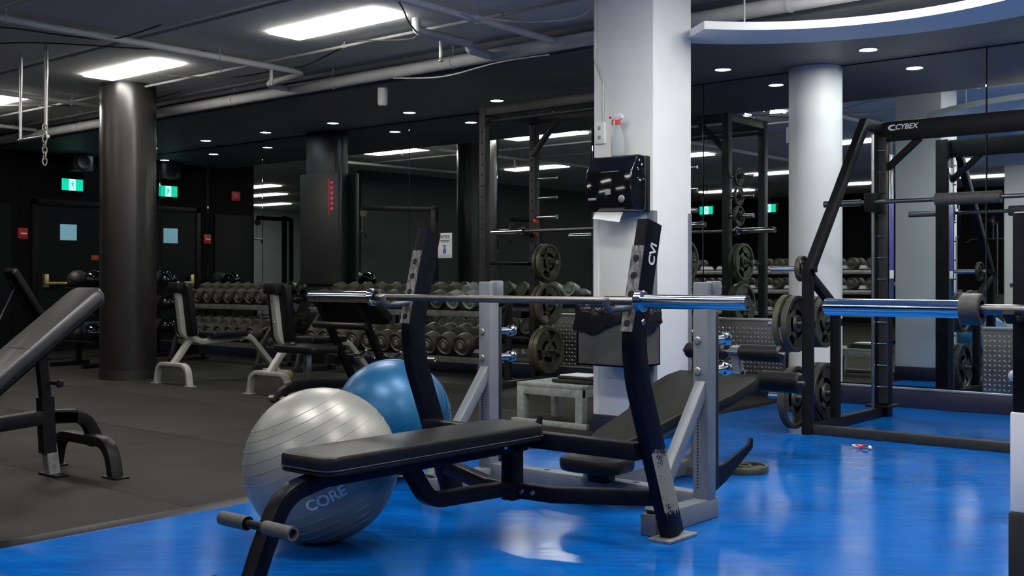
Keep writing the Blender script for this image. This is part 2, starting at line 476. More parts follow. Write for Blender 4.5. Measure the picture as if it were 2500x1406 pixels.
# left wall: door, exit sign, alarm, loudspeaker
d1 = struct(MB().b2((XL+.001, 7.30, .01), (XL+.035, 8.22, 2.0), .003).build('door_1', 'door_black'))
for y0, y1, z0, z1 in ((7.22, 7.3, 0, 2.08), (8.22, 8.30, 0, 2.08), (7.22, 8.30, 2.0, 2.08)):
    MB().b2((XL+.001, y0, z0), (XL+.05, y1, z1), .003).build('door_frame', 'black_frame', d1)
MB().b2((XL+.03, 7.62, 1.53), (XL+.042, 7.86, 1.75), .002).build('window_pane', 'door_window_lit', d1)
m = MB(); m.b2((XL+.09, 7.38, .92), (XL+.11, 8.15, .955), .005); m.build('push_bar', 'brass', d1)
for y in (7.40, 8.14): MB().b2((XL+.033, y-.03, .88), (XL+.10, y+.03, 1.06), .006).build('bar_bracket', 'brass', d1)
MB().b2((XL+.034, 8.08, 1.26), (XL+.04, 8.19, 1.33), .001).build('door_tag', 'orange_tag', d1)
def exit_sign(loc, rz, label, hang=0.):
    t = thing('exit_sign', label, 'sign', loc, rz, 'green exit signs')
    MB().b2((0, -.18, -.10), (.05, .18, .10), .006).build('housing', 'black_frame', t)
    MB().b2((.0501, -.155, -.08), (.053, .155, .08), .001).build('lit_face', 'exit_green', t)
    f = MB(); X = .0535
    def flat(poly): f.prism(poly, (X, 0, 0), (0, 1, 0), (0, 0, 1), (1, 0, 0), .001)
    flat([(-.05, -.078), (.045, -.078), (.045, .078), (-.05, .078)][::1])
    f.build('lit_doorway', 'exit_white', t)
    g = MB(); X = .0545
    def flat2(poly): g.prism(poly, (X, 0, 0), (0, 1, 0), (0, 0, 1), (1, 0, 0), .001)
    flat2([(.012*math.cos(a*PI/5)+.005, .048+.012*math.sin(a*PI/5)) for a in range(10)])
    flat2([(-.012, .03), (.018, .032), (.012, -.015), (-.008, -.012)])
    flat2([(-.012, .03), (-.03, .008), (-.024, .003), (-.004, .018)]); flat2([(.016, .03), (.036, .015), (.032, .008), (.012, .018)])
    flat2([(-.008, -.010), (.002, -.013), (-.014, -.04), (-.034, -.045), (-.034, -.038), (-.018, -.033)])
    flat2([(.0, -.013), (.012, -.013), (.024, -.038), (.02, -.066), (.012, -.066), (.013, -.040)])
    g.build('running_figure', 'exit_green', t)
    if hang: MB().cyl((.025, 0, .1), (.025, 0, hang), .012).build('hanger_rod', 'black_frame', t)
    return t
exit_sign((XL, 7.79, 2.30), 0, 'green running man exit sign above the black door')
exit_sign((-11.6, -2.9, 2.40), PI/2, 'green exit sign hung from ceiling, seen in mirror right of white pillar', ZC-2.40)
exit_sign((-10.3, -3.1, 2.40), PI/2, 'green exit sign behind plate storage horns in mirror', ZC-2.40)
t = thing('fire_alarm', 'small red fire alarm pull station beside the black door', 'alarm', (XL, 7.1, 1.53))
MB().b2((.001, -.065, 0), (.05, .065, .15), .008).build('case', 'alarm_red', t); MB().b2((.05, -.04, .06), (.062, .04, .085), .004).build('pull_handle', 'white_plastic', t)
MB().b2((.001, -.005, .15), (.012, .005, ZC-1.53)).build('conduit', 'black_frame', t)
t = thing('fire_alarm', 'red fire alarm horn high on dark wall, seen only in mirror', 'alarm', (XL, 6.58, 2.22))
MB().b2((.001, -.08, 0), (.05, .08, .15), .008).build('case', 'alarm_red', t); MB().b2((.05, -.05, .03), (.056, .05, .12), .003).build('grille', 'text_red', t)
t = thing('loudspeaker', 'black loudspeaker mounted above the exit sign', 'speaker', (XL, 7.85, 2.48))
MB().b2((.04, -.15, 0), (.24, .15, .34), .012).build('cabinet', 'rubber_black', t)
MB().lathe([(.0, .0), (.07, .0), (.09, .012), (.10, .012)], (.241, 0, .13), (1, 0, 0), 24).build('cone', 'black_frame', t)
MB().b2((0, -.04, .1), (.05, .04, .24)).build('wall_bracket', 'black_frame', t)
# annex door beyond
d2 = struct(MB().b2((XL+.001, 6.25, .01), (XL+.02, 6.95, 2.0), .003).build('door_2', 'door_black'))

# ------------------------------------------------------------------ ceiling lights
LZ = 2.90
def light_panel(x, y, label, lm='panel_light'):
    t = thing('ceiling_light', label, 'light', (x, y, LZ), 0, 'ceiling light panels')
    m = MB(); w_, d_ = 1.2, .30
    m.b2((-w_/2, -d_/2, 0), (w_/2, d_/2, .016), .003).build('lens', lm, t)
    MB().b2((-w_/2+.003, -d_/2+.003, .016), (w_/2-.003, d_/2-.003, ZC-LZ)).build('housing', 'ceiling_pipe_paint', t)
LP = [(-6.39, 5.5, 'bright ceiling light panel nearest the white square pillar'), (-9.19, 5.5, 'bright ceiling light panel in front of the black round pillar'),
      (-12.0, 5.5, 'bright ceiling light panel cut by the left picture edge'), (-1.0, 5.0, 'ceiling light panel in front of the smith machine, right of curved band')]
LP += [(2.0, 5.0, 'added unseen light panel at far right of the gym, front row'), (2.0, 2.2, 'added unseen light panel at far right of the gym, second row'),  # both unseen, added to brighten the right side of the room
       (-3.0, 3.6, 'added unseen light panel directly above the black flat bench'),  # unseen, added as top light for the bench and pillar front
       (-1.9, 5.35, 'added unseen light panel between the flat bench and the curved band'),  # unseen, added to brighten the white square pillar
       (-2.3, 6.2, 'ceiling light panel inside the curved ceiling band')]
for (x, y, l) in LP: light_panel(x, y, l, 'panel_light' if y < 6 else 'panel_light_half')
k = 0
for y in (2.2, -1.3, -4.4):
    for x in (-12.0, -9.2, -6.4, -3.6, -.8):
        row = {2.2: 'second', -1.3: 'third', -4.4: 'fourth'}[y]
        light_panel(x, y, 'ceiling light panel seen in mirror, %s row, %s' % (row, ORD[[-12.0, -9.2, -6.4, -3.6, -.8].index(x)]), 'panel_light' if y > -2 and x > -5 else 'panel_light_half')
for i, (x, y) in enumerate(((-18.9, 2.9), (-20.6, 1.4), (-23.1, -.7))):
    light_panel(x, y, 'ceiling light panel of the bright annex, %s in mirror' % ['nearest', 'middle', 'farthest'][i], 'panel_light_half')
dx = [-14.2, -13.0, -11.8, -10.6, -9.4, -8.2, -7.0, -5.75, -4.54, -3.31, -2.1, -.9]
dl0 = None
for i, x in enumerate(dx):
    lab = 'recessed round downlight over the mirror, ' + ORD[i]
    if dl0 is None:
        dl0 = thing('downlight', lab, 'light', (x, 8.07, ZS), 0, 'recessed downlights over the mirror')
        MB().lathe([(0, -.002), (.062, -.002)], (0, 0, 0), (0, 0, 1), 24).build('lamp_face', 'down_light', dl0)
        MB().lathe([(.062, -.001), (.066, -.006), (.085, -.004), (.088, 0)], (0, 0, 0), (0, 0, 1), 24).build('trim_ring', 'soffit_dark', dl0)
    else:
        q = dup(dl0, (x, 8.07, ZS), 0, lab)
        if x > -3.5:
            f_ = [c_ for c_ in kids(q) if c_.name.startswith('lamp_face')][0]
            f_.data = f_.data.copy(); f_.data.materials[0] = M['down_light_spot']

# curved floating ceiling ring
def ring():
    cx, cy, r0, r1, z0, z1 = -2.38, 5.13, 1.44, 1.86, 2.55, 2.60
    m = MB(); vs = []; N = 40; a0, a1 = math.radians(142), math.radians(-60)
    for i in range(N+1):
        a = a0+(a1-a0)*i/N; c_, s_ = math.cos(a), math.sin(a)
        for r, z in ((r0, z0), (r1, z0), (r1, z1), (r0, z1)): vs.append((r*c_, r*s_, z-z0))
    fs = []
    for i in range(N):
        for q in range(4):
            w_ = (q+1) % 4; fs.append((i*4+q, i*4+w_, (i+1)*4+w_, (i+1)*4+q))
    fs.append((0, 1, 2, 3)); fs.append((N*4+3, N*4+2, N*4+1, N*4))
    t = thing('ceiling_ring', 'white curved floating ceiling band at upper right', 'ceiling feature', (cx, cy, z0))
    m.add(vs, fs).build('band', 'pillar_white', t, 20)
    for a in (130, 80, 30, -20):
        a = math.radians(a); r = 1.65; top = (ZS if cy+r*math.sin(a) > YS else ZC)-z0
        MB().cyl((r*math.cos(a), r*math.sin(a), .049), (r*math.cos(a), r*math.sin(a), top), .006, 8).build('hanger_rod', 'ceiling_pipe_paint', t)
ring()

# ------------------------------------------------------------------ ceiling services
def pipe_thing(name, label, path, r, m='ceiling_pipe_paint', fil=.08, cat='pipe', hang=True):
    p = fillet(path, fil, 5) if len(path) > 2 else path
    x, y, z = path[0]
    t = thing(name, label, cat, (x, y, z))
    pl = [Vector(q)-Vector((x, y, z)) for q in p]
    MB().tube(pl, r, 14).build('pipe_run', m, t)
    if hang:
        a, b = Vector(path[0]), Vector(path[1]); L = (b-a).length; n = max(2, int(L/1.5))
        for i in range(n):
            q = a+(b-a)*((i+.5)/n); top = ZC if q.y < YS else ZS
            q = q-Vector((x, y, z)); h = MB()
            h.cyl(q, (q.x, q.y, top-z), .006, 8); ax = (b-a).normalized()
            h.lathe([(r+.001, -.012), (r+.006, -.012), (r+.006, .012), (r+.001, .012)], q, ax, 14)
            h.build('hanger', m, t)
    return t
pipe_thing('main_pipe', 'thick pale pipe running along the soffit edge', [(-14.5, 6.655, 2.785), (3.5, 6.655, 2.785)], .052)
pt = pipe_thing('branch_pipe', 'branch pipe with elbow left of the nearest light panel', [(-7.8, 1.0, 2.84), (-7.8, 6.36, 2.84), (-8.35, 6.36, 2.80), (-8.35, 6.595, 2.79)], .028)
pipe_thing('branch_pipe', 'straight branch pipe right of the nearest light panel', [(-5.16, 1.5, 2.84), (-5.16, 6.595, 2.80)], .026)
pipe_thing('branch_pipe', 'short branch pipe ending in an elbow behind the nearest light panel', [(-5.8, 5.78, ZC), (-5.8, 5.78, 2.828), (-5.8, 6.36, 2.828), (-5.8, 6.36, 2.78), (-5.8, 6.595, 2.77)], .034, fil=.05, hang=False)
pipe_thing('branch_pipe', 'branch pipe crossing above the black round pillar', [(-10.9, 2.0, 2.86), (-10.9, 6.60, 2.82)], .024)
pipe_thing('branch_pipe', 'thin branch pipe over the left picture edge', [(-13.2, 2.5, 2.86), (-13.2, 6.60, 2.82)], .022)
pipe_thing('conduit', 'thin conduit running behind the light panels', [(-14.4, 5.98, 2.885), (-4.3, 5.98, 2.885)], .012, 'conduit_paint', cat='conduit')
pipe_thing('conduit', 'thin conduit running in front of the light panels', [(-14.4, 4.75, 2.89), (3, 4.75, 2.89)], .012, 'conduit_paint', cat='conduit')
pipe_thing('conduit', 'lower conduit along the soffit pipe', [(-14.4, 6.5, 2.875), (-7.9, 6.5, 2.875)], .016, 'conduit_paint', cat='conduit')
pipe_thing('conduit', 'long conduit crossing the ceiling above the benches', [(-14.4, 3.6, 2.89), (3, 3.6, 2.89)], .012, 'conduit_paint', cat='conduit')
def sprinkler(loc, top, label):
    t = thing('sprinkler', label, 'sprinkler', loc)
    MB().cyl((0, 0, .03), (0, 0, top-loc[2]), .014, 12).build('drop_pipe', 'ceiling_pipe_paint', t)
    MB().lathe([(0, 0), (.022, 0), (.022, .004), (.008, .006), (.012, .03), (0, .03)], (0, 0, 0), (0, 0, 1), 14).build('head', 'worn_steel', t)
sprinkler((-5.8, 6.04, 2.64), 2.793, 'sprinkler head below the short elbow pipe')
sprinkler((-7.8, 6.0, 2.68), 2.8125, 'sprinkler head below the elbowed branch pipe')
sprinkler((-10.9, 4.1, 2.68), 2.818, 'sprinkler head near the left picture edge')
t = thing('ceiling_sensor', 'pale cylinder hanging below the soffit pipe', 'sensor', (-7.3, 6.85, 2.55))
MB().lathe([(0, 0), (.035, .003), (.045, .02), (.045, ZS-2.55), (0, ZS-2.55)], (0, 0, 0), (0, 0, 1), 24).build('body', 'ceiling_pipe_paint', t)
def cable(pts, label, m, r=.006):
    P_ = [Vector((p[0], p[1], p[2] if p[2] < 2.78 else 2.78+(p[2]-2.78)*.62)) for p in pts]; out = []
    for i in range(len(P_)-1):
        p0 = P_[max(i-1, 0)]; p1 = P_[i]; p2 = P_[i+1]; p3 = P_[min(i+2, len(P_)-1)]
        for k in range(6):
            q = k/6; out.append(.5*((2*p1)+(-p0+p2)*q+(2*p0-5*p1+4*p2-p3)*q*q+(-p0+3*p1-3*p2+p3)*q**3))
    out.append(P_[-1]); o = P_[0]
    b = MB().tube([q-o for q in out], r, 8).build('ceiling_cable', m); b.location = o
    tag(b, label, 'cable')
cable([(-8.9, 3.0, 2.97), (-8.6, 3.5, 2.93), (-8.3, 3.9, 2.96), (-8.0, 4.2, 2.88), (-7.8, 4.5, 2.87), (-7.3, 4.6, 2.95)], 'dark cable looping around the elbowed branch pipe', 'cable_dark')
cable([(-9.8, 3.2, 2.98), (-9.3, 3.7, 2.90), (-8.7, 4.3, 2.97), (-8.1, 4.9, 2.92), (-7.9, 5.4, 2.97)], 'dark cable sagging across ceiling upper left', 'cable_dark')
cable([(-5.3, 4.6, 2.98), (-5.25, 5.0, 2.90), (-5.6, 5.5, 2.84), (-6.0, 5.95, 2.86), (-6.6, 5.9, 2.95)], 'thin cable looping beside the short elbow pipe', 'cable_dark')
cable([(-5.16, 5.5, 2.83), (-4.9, 5.9, 2.78), (-4.5, 6.1, 2.82), (-4.1, 5.74, 2.98)], 'pale cable sagging to the white square pillar', 'cable_light')
cable([(-6.9, 6.60, 2.72), (-6.3, 6.58, 2.66), (-5.7, 6.58, 2.70), (-5.2, 6.6, 2.70)], 'pale cable drooping below the soffit pipe', 'cable_light')
cable([(-13.4, 4.6, 2.97), (-12.4, 5.0, 2.88), (-11.6, 5.9, 2.94), (-10.8, 6.3, 2.88), (-9.8, 6.4, 2.96)], 'dark cable sagging near black round pillar', 'cable_dark')
cable([(-9.2, 5.75, 2.98), (-8.6, 6.1, 2.90), (-8.2, 6.3, 2.96), (-7.6, 6.2, 2.90), (-6.8, 6.0, 2.97)], 'dark cable draped between the two nearest light panels', 'cable_dark')
cable([(-4.5, 2.6, 2.97), (-4.0, 3.0, 2.86), (-3.4, 3.2, 2.94), (-2.6, 3.6, 2.88), (-1.8, 3.5, 2.97)], 'dark cable seen in mirror over right side', 'cable_dark')
# trapeze bar and chain
t = thing('trapeze_bar', 'steel trapeze pull up bar hung from the ceiling at left', 'pull-up bar', (-8.95, 4.45, 2.16))
for x in (-.22, .22): MB().cyl((x, 0, .0), (x, 0, ZC-2.16), .014, 12).build('hanger_post', 'satin_steel', t)
MB().cyl((-.25, 0, 0), (.25, 0, 0), .014, 14).build('grip_bar', 'satin_steel', t)
def chain(loc, n, top, label):
    t = thing('hanging_chain', label, 'chain', loc)
    for i in range(n):
        m = MB(); p = []
        for a in range(12):
            q = 2*PI*a/12; p.append((.018*math.cos(q) if i % 2 else 0, 0 if i % 2 else .018*math.cos(q), i*.045+.034*math.sin(q)))
        m.sweep(p, circ(.006, 6), closed=True).build('link', 'chain_steel', t)
    MB().cyl((0, 0, n*.045-.02), (0, 0, top-loc[2]), .005, 8).build('hanger_rod', 'chain_steel', t)
chain((-8.66, 4.40, 1.95), 7, ZC, 'short steel chain hanging beside the trapeze bar')

# ------------------------------------------------------------------ barbells and plates
def barbell(name, label, loc, rz=0, L=2.2, sl=.415, cm='chrome', cr=.038, cl=.015):
    t = thing(name, label, 'barbell', loc, rz)
    MB().cyl((-L/2+sl, 0, 0), (L/2-sl, 0, 0), .0145, 20).build('shaft', 'steel_shaft', t)
    for s in (-1, 1):
        o = MB().pipe((s*(L/2-sl), 0, 0), (s*L/2, 0, 0), .025, .019, 28).build('sleeve', 'chrome', t)
        MB().lathe([(.0145, -cl), (cr-.003, -cl), (cr, -cl+.004), (cr, cl-.004), (cr-.003, cl), (.025, cl)], (s*(L/2-sl), 0, 0), (1, 0, 0), 28).build('collar', cm, t)
        MB().cyl((s*(L/2-.031), 0, 0), (s*(L/2-.027), 0, 0), .0185, 20).build('end_cap', 'worn_steel', t)
    return t
barbell('barbell', 'chrome barbell resting on the black flat bench hooks', (-2.84, 3.255, .92))
barbell('barbell', 'chrome barbell entering from the right picture edge', (-.29, 3.08, .917), cm='grip_rubber', cr=.043, cl=.026)
barbell('barbell', 'barbell racked on the power rack left of the white pillar', (-5.78, 7.93, 1.44), L=2.32, sl=.38)

PLATE_M = {}
def plate_mesh(r, th, m='iron_plate', grip=True):
    key = (r, th, m)
    if key in PLATE_M: return PLATE_M[key]
    b = MB(); n = 48; ri = .026
    # rings: outer rim, recessed web with three slot holes, hub
    prof = [(ri, -th*.5), (r*.30, -th*.5), (r*.33, -th*.22)]
    prof2 = [(r*.84, -th*.22), (r*.87, -th*.5), (r*.985, -th*.5), (r, -th*.42), (r, th*.42), (r*.985, th*.5), (r*.87, th*.5), (r*.84, th*.22)]
    b.lathe([(ri, -th*.5), (r*.30, -th*.5), (r*.33, -th*.22), (r*.33, th*.22), (r*.30, th*.5), (ri, th*.5)], (0, 0, 0), (1, 0, 0), n, True)
    b.lathe(prof2, (0, 0, 0), (1, 0, 0), n, True)
    # web sectors between the slots
    for s in range(3):
        a0 = 2*PI*s/3+.42; a1 = 2*PI*(s+1)/3-.42; k = 8
        for x in (1,):
            vs = []
            for i in range(k+1):
                a = a0+(a1-a0)*i/k
                for rr in (r*.32, r*.85):
                    for xx in (-th*.2, th*.2): vs.append((xx, rr*math.cos(a), rr*math.sin(a)))
            fs = []
            for i in range(k):
                o = i*4; fs += [(o, o+4, o+6, o+2), (o+1, o+3, o+7, o+5), (o, o+1, o+5, o+4), (o+2, o+6, o+7, o+3)]
            fs += [(0, 2, 3, 1), (k*4, k*4+1, k*4+3, k*4+2)]
            b.add(vs, fs)
    # inner band around the hub keeps slots short
    b.lathe([(r*.32, -th*.2), (r*.50, -th*.2), (r*.50, th*.2), (r*.32, th*.2)], (0, 0, 0), (1, 0, 0), n, True)
    PLATE_M[key] = b.mesh('weight_plate', m)
    return PLATE_M[key]
def plate(loc, r, th, label, m='iron_plate', rot=(0, 0, 0), group='weight plates'):
    o = bpy.data.objects.new('weight_plate', plate_mesh(r, th, m)); C.objects.link(o)
    o.location = loc; o.rotation_euler = rot
    return tag(o, label, 'weight plate', group)

# ------------------------------------------------------------------ black flat olympic bench (foreground)
def bolt(b, p, ax, r=.009): b.lathe([(0, .007), (r*.75, .006), (r, .002), (r, 0)], p, ax, 10)
def flat_bench():
    t = thing('flat_bench', 'black flat olympic press bench in the foreground', 'weight bench', (-2.85, 2.85, 0))
    oy = -2.85
    SIDE = (1, 0, 0)
    for s in (-1, 1):
        x = s*.575
        path = fillet([(x, 3.495+oy, 1.21), (x, 3.385+oy, .775), (x, 3.415+oy, .62), (x, 3.655+oy, .012)], .35, 5)
        MB().beam(path, .052, .10, SIDE, .008).build('upright', 'black_paint_worn' if s > 0 else 'black_paint', t)
        MB().b2((x-.05, 3.56+oy, 0), (x+.05, 3.76+oy, .012), .003).build('foot_plate', 'worn_steel', t)
        # scratched face plate with peg holes
        d = (Vector((0, 3.495, 1.21))-Vector((0, 3.385, .775))).normalized(); nrm = Vector((0, -d.z, d.y))
        c0 = Vector((x, 3.385+oy, .775))+nrm*.0515
        pl = MB().prism([(-.025, .02), (.025, .02), (.025, .345), (-.025, .345)], c0, (1, 0, 0), d, nrm, .006).build('rack_plate', 'scratched_plate', t)
        h = MB()
        for k in (.05, .16, .23, .295): MB().lathe([(0, .0035), (.011, .0035), (.014, .0032)], c0+d*k, nrm, 16).build('peg_hole', 'hole_black', pl)
        pz = .115
        p0 = c0+d*pz
        path = fillet([p0-nrm*.01, Vector((x, 3.275+oy, .8900)), Vector((x, 3.222+oy, .8895)), Vector((x, 3.208+oy, .928))], .022, 4)
        hk = MB().tube(path, .0135, 14).build('bar_hook', 'hook_steel', t)
        top = MB(); bolt(top, (x+s*.026, 3.41+oy, .84), (s, 0, 0), .012); top.build('bolt', 'satin_steel', t)
    MB().beam([(-.55, 3.455+oy, .355), (.55, 3.455+oy, .355)], .06, .065, (0, 1, 0)).build('cross_beam', 'black_paint', t)
    # pad and its stitched seam
    po = rrect(.265, 1.13, .05, 5)
    MB().prism(po, (0, 2.875+oy, .398), (1, 0, 0), (0, 1, 0), (0, 0, 1), .056, .016).build('pad', 'black_vinyl', t)
    MB().prism(rrect(.262, 1.127, .05, 5), (0, 2.875+oy, .368), (1, 0, 0), (0, 1, 0), (0, 0, 1), .010, .003).build('pad_board', 'black_frame', t)
    sm = MB().sweep([(p[0]*1.003, p[1]*1.001+2.875+oy, .381) for p in po], circ(.0022, 6), closed=True); sm.build('piping', 'stitch', t)
    spine = fillet([(0, 3.44+oy, .337), (0, 2.40+oy, .337), (0, 2.235+oy, .305), (0, 2.155+oy, .14), (0, 2.105+oy, .02)], .14, 6)
    MB().beam(spine, .062, .055, SIDE).build('front_leg', 'black_paint', t)
    MB().beam([(-.2, 2.10+oy, .02), (.2, 2.10+oy, .02)], .05, .04, (0, 1, 0)).build('front_foot', 'black_paint', t)
    MB().beam([(0, 3.38+oy, .12), (0, 3.38+oy, .34)], .062, .07, SIDE).build('centre_post', 'black_paint', t)
    low = fillet([(0, 3.40+oy, .165), (0, 2.90+oy, .185), (0, 2.80+oy, .33)], .12, 6)
    MB().beam(low, .055, .055, SIDE).build('lower_spine', 'black_paint', t)
    for s in (-1, 1):
        MB().beam([(s*.02, 3.40+oy, .155), (s*.17, 3.43+oy, .15), (s*.56, 3.585+oy, .165)], .055, .06, (0, 1, 0)).build('lower_beam', 'black_paint', t)
    for p_, a_ in (((.05, 3.378+oy, .155), (.15, -1, 0)), ((.10, 3.385+oy, .155), (.15, -1, 0)), ((.031, 3.30+oy, .338), (1, 0, 0))):
        b = MB(); bolt(b, p_, a_, .011); b.build('bolt', 'satin_steel', t)
    # foot roller grips
    MB().cyl((-.17, 2.135+oy, .225), (.17, 2.135+oy, .225), .014, 16).build('roller_axle', 'black_frame', t)
    for s in (-1, 1): MB().pipe((s*.045, 2.135+oy, .225), (s*.18, 2.135+oy, .225), .0225, .015, 20).build('roller_grip', 'grip_rubber', t)
    # lettering on the outer face of the right upright
    d = Vector((0, .245, .97)); 
    text_obj('lettering', 'CVi', .056, (.6016, 3.475+oy, 1.09), d, (0, -.97, .245), 'text_white', t)
    return t
flat_bench()

# ------------------------------------------------------------------ exercise balls
def ball(name, label, c, r, m, tilt, grooves):
    t = thing(name, label, 'exercise ball', (c[0], c[1], c[2]-r))
    MB().sphere((0, 0, r), r, 64, 40).build('shell', m, t)
    Rm = Matrix.Rotation(tilt[0], 3, 'X') @ Matrix.Rotation(tilt[1], 3, 'Y')
    g = MB()
    for k in grooves:
        z = r*math.sin(k); rr = r*math.cos(k)
        p = [Rm @ Vector((rr*math.cos(2*PI*i/64), rr*math.sin(2*PI*i/64), z))+Vector((0, 0, r)) for i in range(64)]
        g.sweep(p, circ(.0011, 6), closed=True)
    g.build('ridge', m, t)
    return t
gb = ball('exercise_ball', 'large silver grey exercise ball behind the bench pad', (-3.27, 2.75, .292), .292, 'ball_silver', (.35, -.25), [math.radians(a) for a in range(-52, 60, 8)])
ball('exercise_ball', 'large blue exercise ball behind the grey ball', (-4.06, 3.88, .292+FZ), .292, 'ball_blue', (.9, .5), [math.radians(a) for a in range(-50, 56, 10)])
def ball_text():
    vs, fs = text_mesh('CORE', .06, .0)
    c = Vector((-3.27, 2.75, .292)); r = .2935
    tgt = Vector((0, 0, 1.0))
    # direction on ball surface where the word sits
    import mathutils
    Fw = Vector((-.6449, .7643, 0)); Rw = Vector((.7643, .6449, 0))
    dep = 3.93; q = tgt+Fw*dep+Rw*(dep*(797-1250)/2700)+Vector((0, 0, dep*(680-1222)/2700))
    n = (q-c).normalized()
    u = (Rw-n*Rw.dot(n)).normalized(); v = n.cross(u)
    ca, sa = math.cos(.38), math.sin(.38); u, v = u*ca+v*sa, v*ca-u*sa
    out = [c+(n+(u*p.x+v*p.y)*1.0/r).normalized()*r for p in vs]
    o = Vector(gb.location)
    MB().add([p-o for p in out], fs).build('lettering', 'text_white', gb)
ball_text()

# ------------------------------------------------------------------ grey decline press bench behind
def decline_bench():
    t = thing('decline_bench', 'grey framed decline press bench with black flared pad', 'weight bench', (-2.965, 4.05, 0))
    X = (1, 0, 0)
    for s in (-1, 1):
        x = s*.6
        MB().b2((x-.036, -.035, .075), (x+.036, .035, .985), .006).build('upright', 'grey_paint', t)
        MB().beam([(x, .03, .615), (x, -.40, .085)], .05, .05, X).build('diagonal_brace', 'grey_paint', t)
        MB().b2((x-.036, -.43, 0), (x+.036, .06, .085), .006).build('side_foot', 'grey_paint', t)
        MB().b2((x-.034, .0355, .12), (x+.037, .056, .86), .003).build('guard_strip', 'rubber_black', t)
        for z in (.742, .615):
            b = MB(); bolt(b, (x-.012, -.036, z), (0, -1, 0), .017); b.build('bolt', 'worn_steel', t)
        for z in (.742, .615):
            MB().lathe([(.017, 0), (.017, .10), (.026, .105), (.03, .12), (.026, .14), (.012, .152), (0, .154)], (x+.012, .03, z), (0, 1, 0), 20).build('chrome_peg', 'chrome', t)
        MB().b2((x+.0, .0, .90), (x+.055, .05, .99), .008).build('bar_saddle', 'grey_paint', t)
        h = MB()
        for k in range(26): h.lathe([(0, .0012), (.0035, .001), (.0045, 0)], (x-.012, -.0351, .13+k*.0135), (0, -1, 0), 8)
        h.build('adjuster_hole', 'hole_black', t)
        # black spotter hook plate behind the upright
        poly = [(.05, .20), (.16, .205), (.37, .262), (.395, .292), (.412, .285), (.408, .245), (.18, .135), (.05, .09)]
        MB().prism(poly, (x, 0, 0), (0, 1, 0), (0, 0, 1), (1, 0, 0), .014).build('hook_plate', 'black_paint', t)
    MB().b2((-.6, -.02, .03), (.6, .05, .105), .005).build('base_beam', 'grey_paint', t)
    h = MB()
    for x in (-.25, .1, .25): h.lathe([(0, .001), (.014, .0008), (.016, 0)], (x, .015, .1052), (0, 0, 1), 14)
    h.build('beam_hole', 'hole_black', t)
    # head pad
    MB().prism(rrect(.31, .24, .08, 5), (.12, -.10, .190), (1, 0, 0), (0, 1, 0), (0, 0, 1), .065, .02).build('head_pad', 'black_vinyl', t)
    MB().b2((.06, -.09, .1), (.15, -.0, .165), .004).build('head_pad_post', 'black_frame', t)
    # flared back pad, rising towards the far end
    a = Vector((0, .14, .225)); d = Vector((0, 1.04, .25)); L = d.length; d.normalize(); n = Vector((0, -d.z, d.y))
    poly = [(-.10, 0), (.10, 0), (.13, .10), (.145, .3), (.16, .42), (.24, .60), (.265, .74), (.265, .98), (.235, L), (-.235, L), (-.265, .98), (-.265, .74), (-.24, .60), (-.16, .42), (-.145, .3), (-.13, .10)]
    MB().prism(poly, a+n*.0, (1, 0, 0), d, n, .06, .016).build('back_pad', 'matte_vinyl', t)
    MB().beam([(0, .0, .085), (0, .25, .16), (0, 1.25, .40), (0, 1.42, .48)], .05, .06, X).build('pad_rail', 'grey_paint', t)
    MB().beam(fillet([(0, .05, .04), (0, .93, .04), (0, 1.06, .39)], .16, 6), .06, .07, X).build('rear_leg', 'grey_paint', t)
    MB().b2((-.22, .80, 0), (.22, .87, .05), .005).build('rear_foot', 'grey_paint', t)
    MB().beam([(0, 1.40, .42), (0, 1.36, .63)], .05, .05, X).build('roller_post', 'grey_paint', t)
    for z, y, r, hw in ((.60, 1.33, .045, .29), (.43, 1.56, .058, .29)):
        MB().cyl((-hw-.02, y, z), (hw+.02, y, z), .012, 12).build('roller_axle', 'satin_steel', t)
        for s in (-1, 1):
            MB().lathe([(0, 0), (r*.8, 0), (r, .012), (r, .23), (r*.8, .242), (0, .242)], (s*.045, y, z), (s, 0, 0), 24).build('leg_roller', 'black_vinyl', t)
    MB().beam([(0, 1.42, .46), (0, 1.56, .43)], .04, .04, X).build('roller_arm', 'grey_paint', t)
decline_bench()
plate((-2.78, 5.16, .018), .125, .035, 'small weight plate lying flat on blue floor under the decline bench', 'iron_olive', (0, PI/2, 0))

# ------------------------------------------------------------------ bench rack cut by the right edge
def right_rack():
    t = thing('press_rack', 'black press rack upright with white sleeve at right picture edge', 'weight rack', (-.29, 3.2, 0))
    for s in (-1, 1):
        x = s*.575
        MB().b2((x-.03, -.045, 0), (x+.03, .055, 1.18), .008).build('upright', 'black_paint', t)
        MB().b2((x-.034, -.05, .37), (x+.034, .06, .64), .006).build('white_sleeve', 'white_plastic', t)
        MB().b2((x-.038, -.055, 0), (x+.038, .065, .372), .008).build('rubber_boot', 'rubber_black', t)
        MB().beam([(x, -.04, .90), (x, -.15, .888), (x, -.18, .912)], .03, .012, (1, 0, 0), .003).build('bar_hook', 'black_frame', t)
        b = MB(); b.sphere((x-.03, -.02, .735), .016, 14, 10); b.build('knob', 'white_plastic', t)
        MB().b2((x-.03, -.35, 0), (x+.03, .4, .05), .006).build('base_foot', 'black_paint', t)
    MB().beam([(-.55, .01, .45), (.55, .01, .45)], .06, .06, (0, 1, 0)).build('cross_beam', 'black_paint', t)
    MB().prism(rrect(.265, 1.1, .05, 5), (0, -.45, .41), (1, 0, 0), (0, 1, 0), (0, 0, 1), .06, .016).build('pad', 'black_vinyl', t)
    MB().beam([(0, -.95, .36), (0, .02, .40)], .06, .05, (1, 0, 0)).build('spine', 'black_paint', t)
    MB().beam([(0, -.92, .36), (0, -1.0, 0)], .06, .05, (1, 0, 0)).build('front_leg', 'black_paint', t)
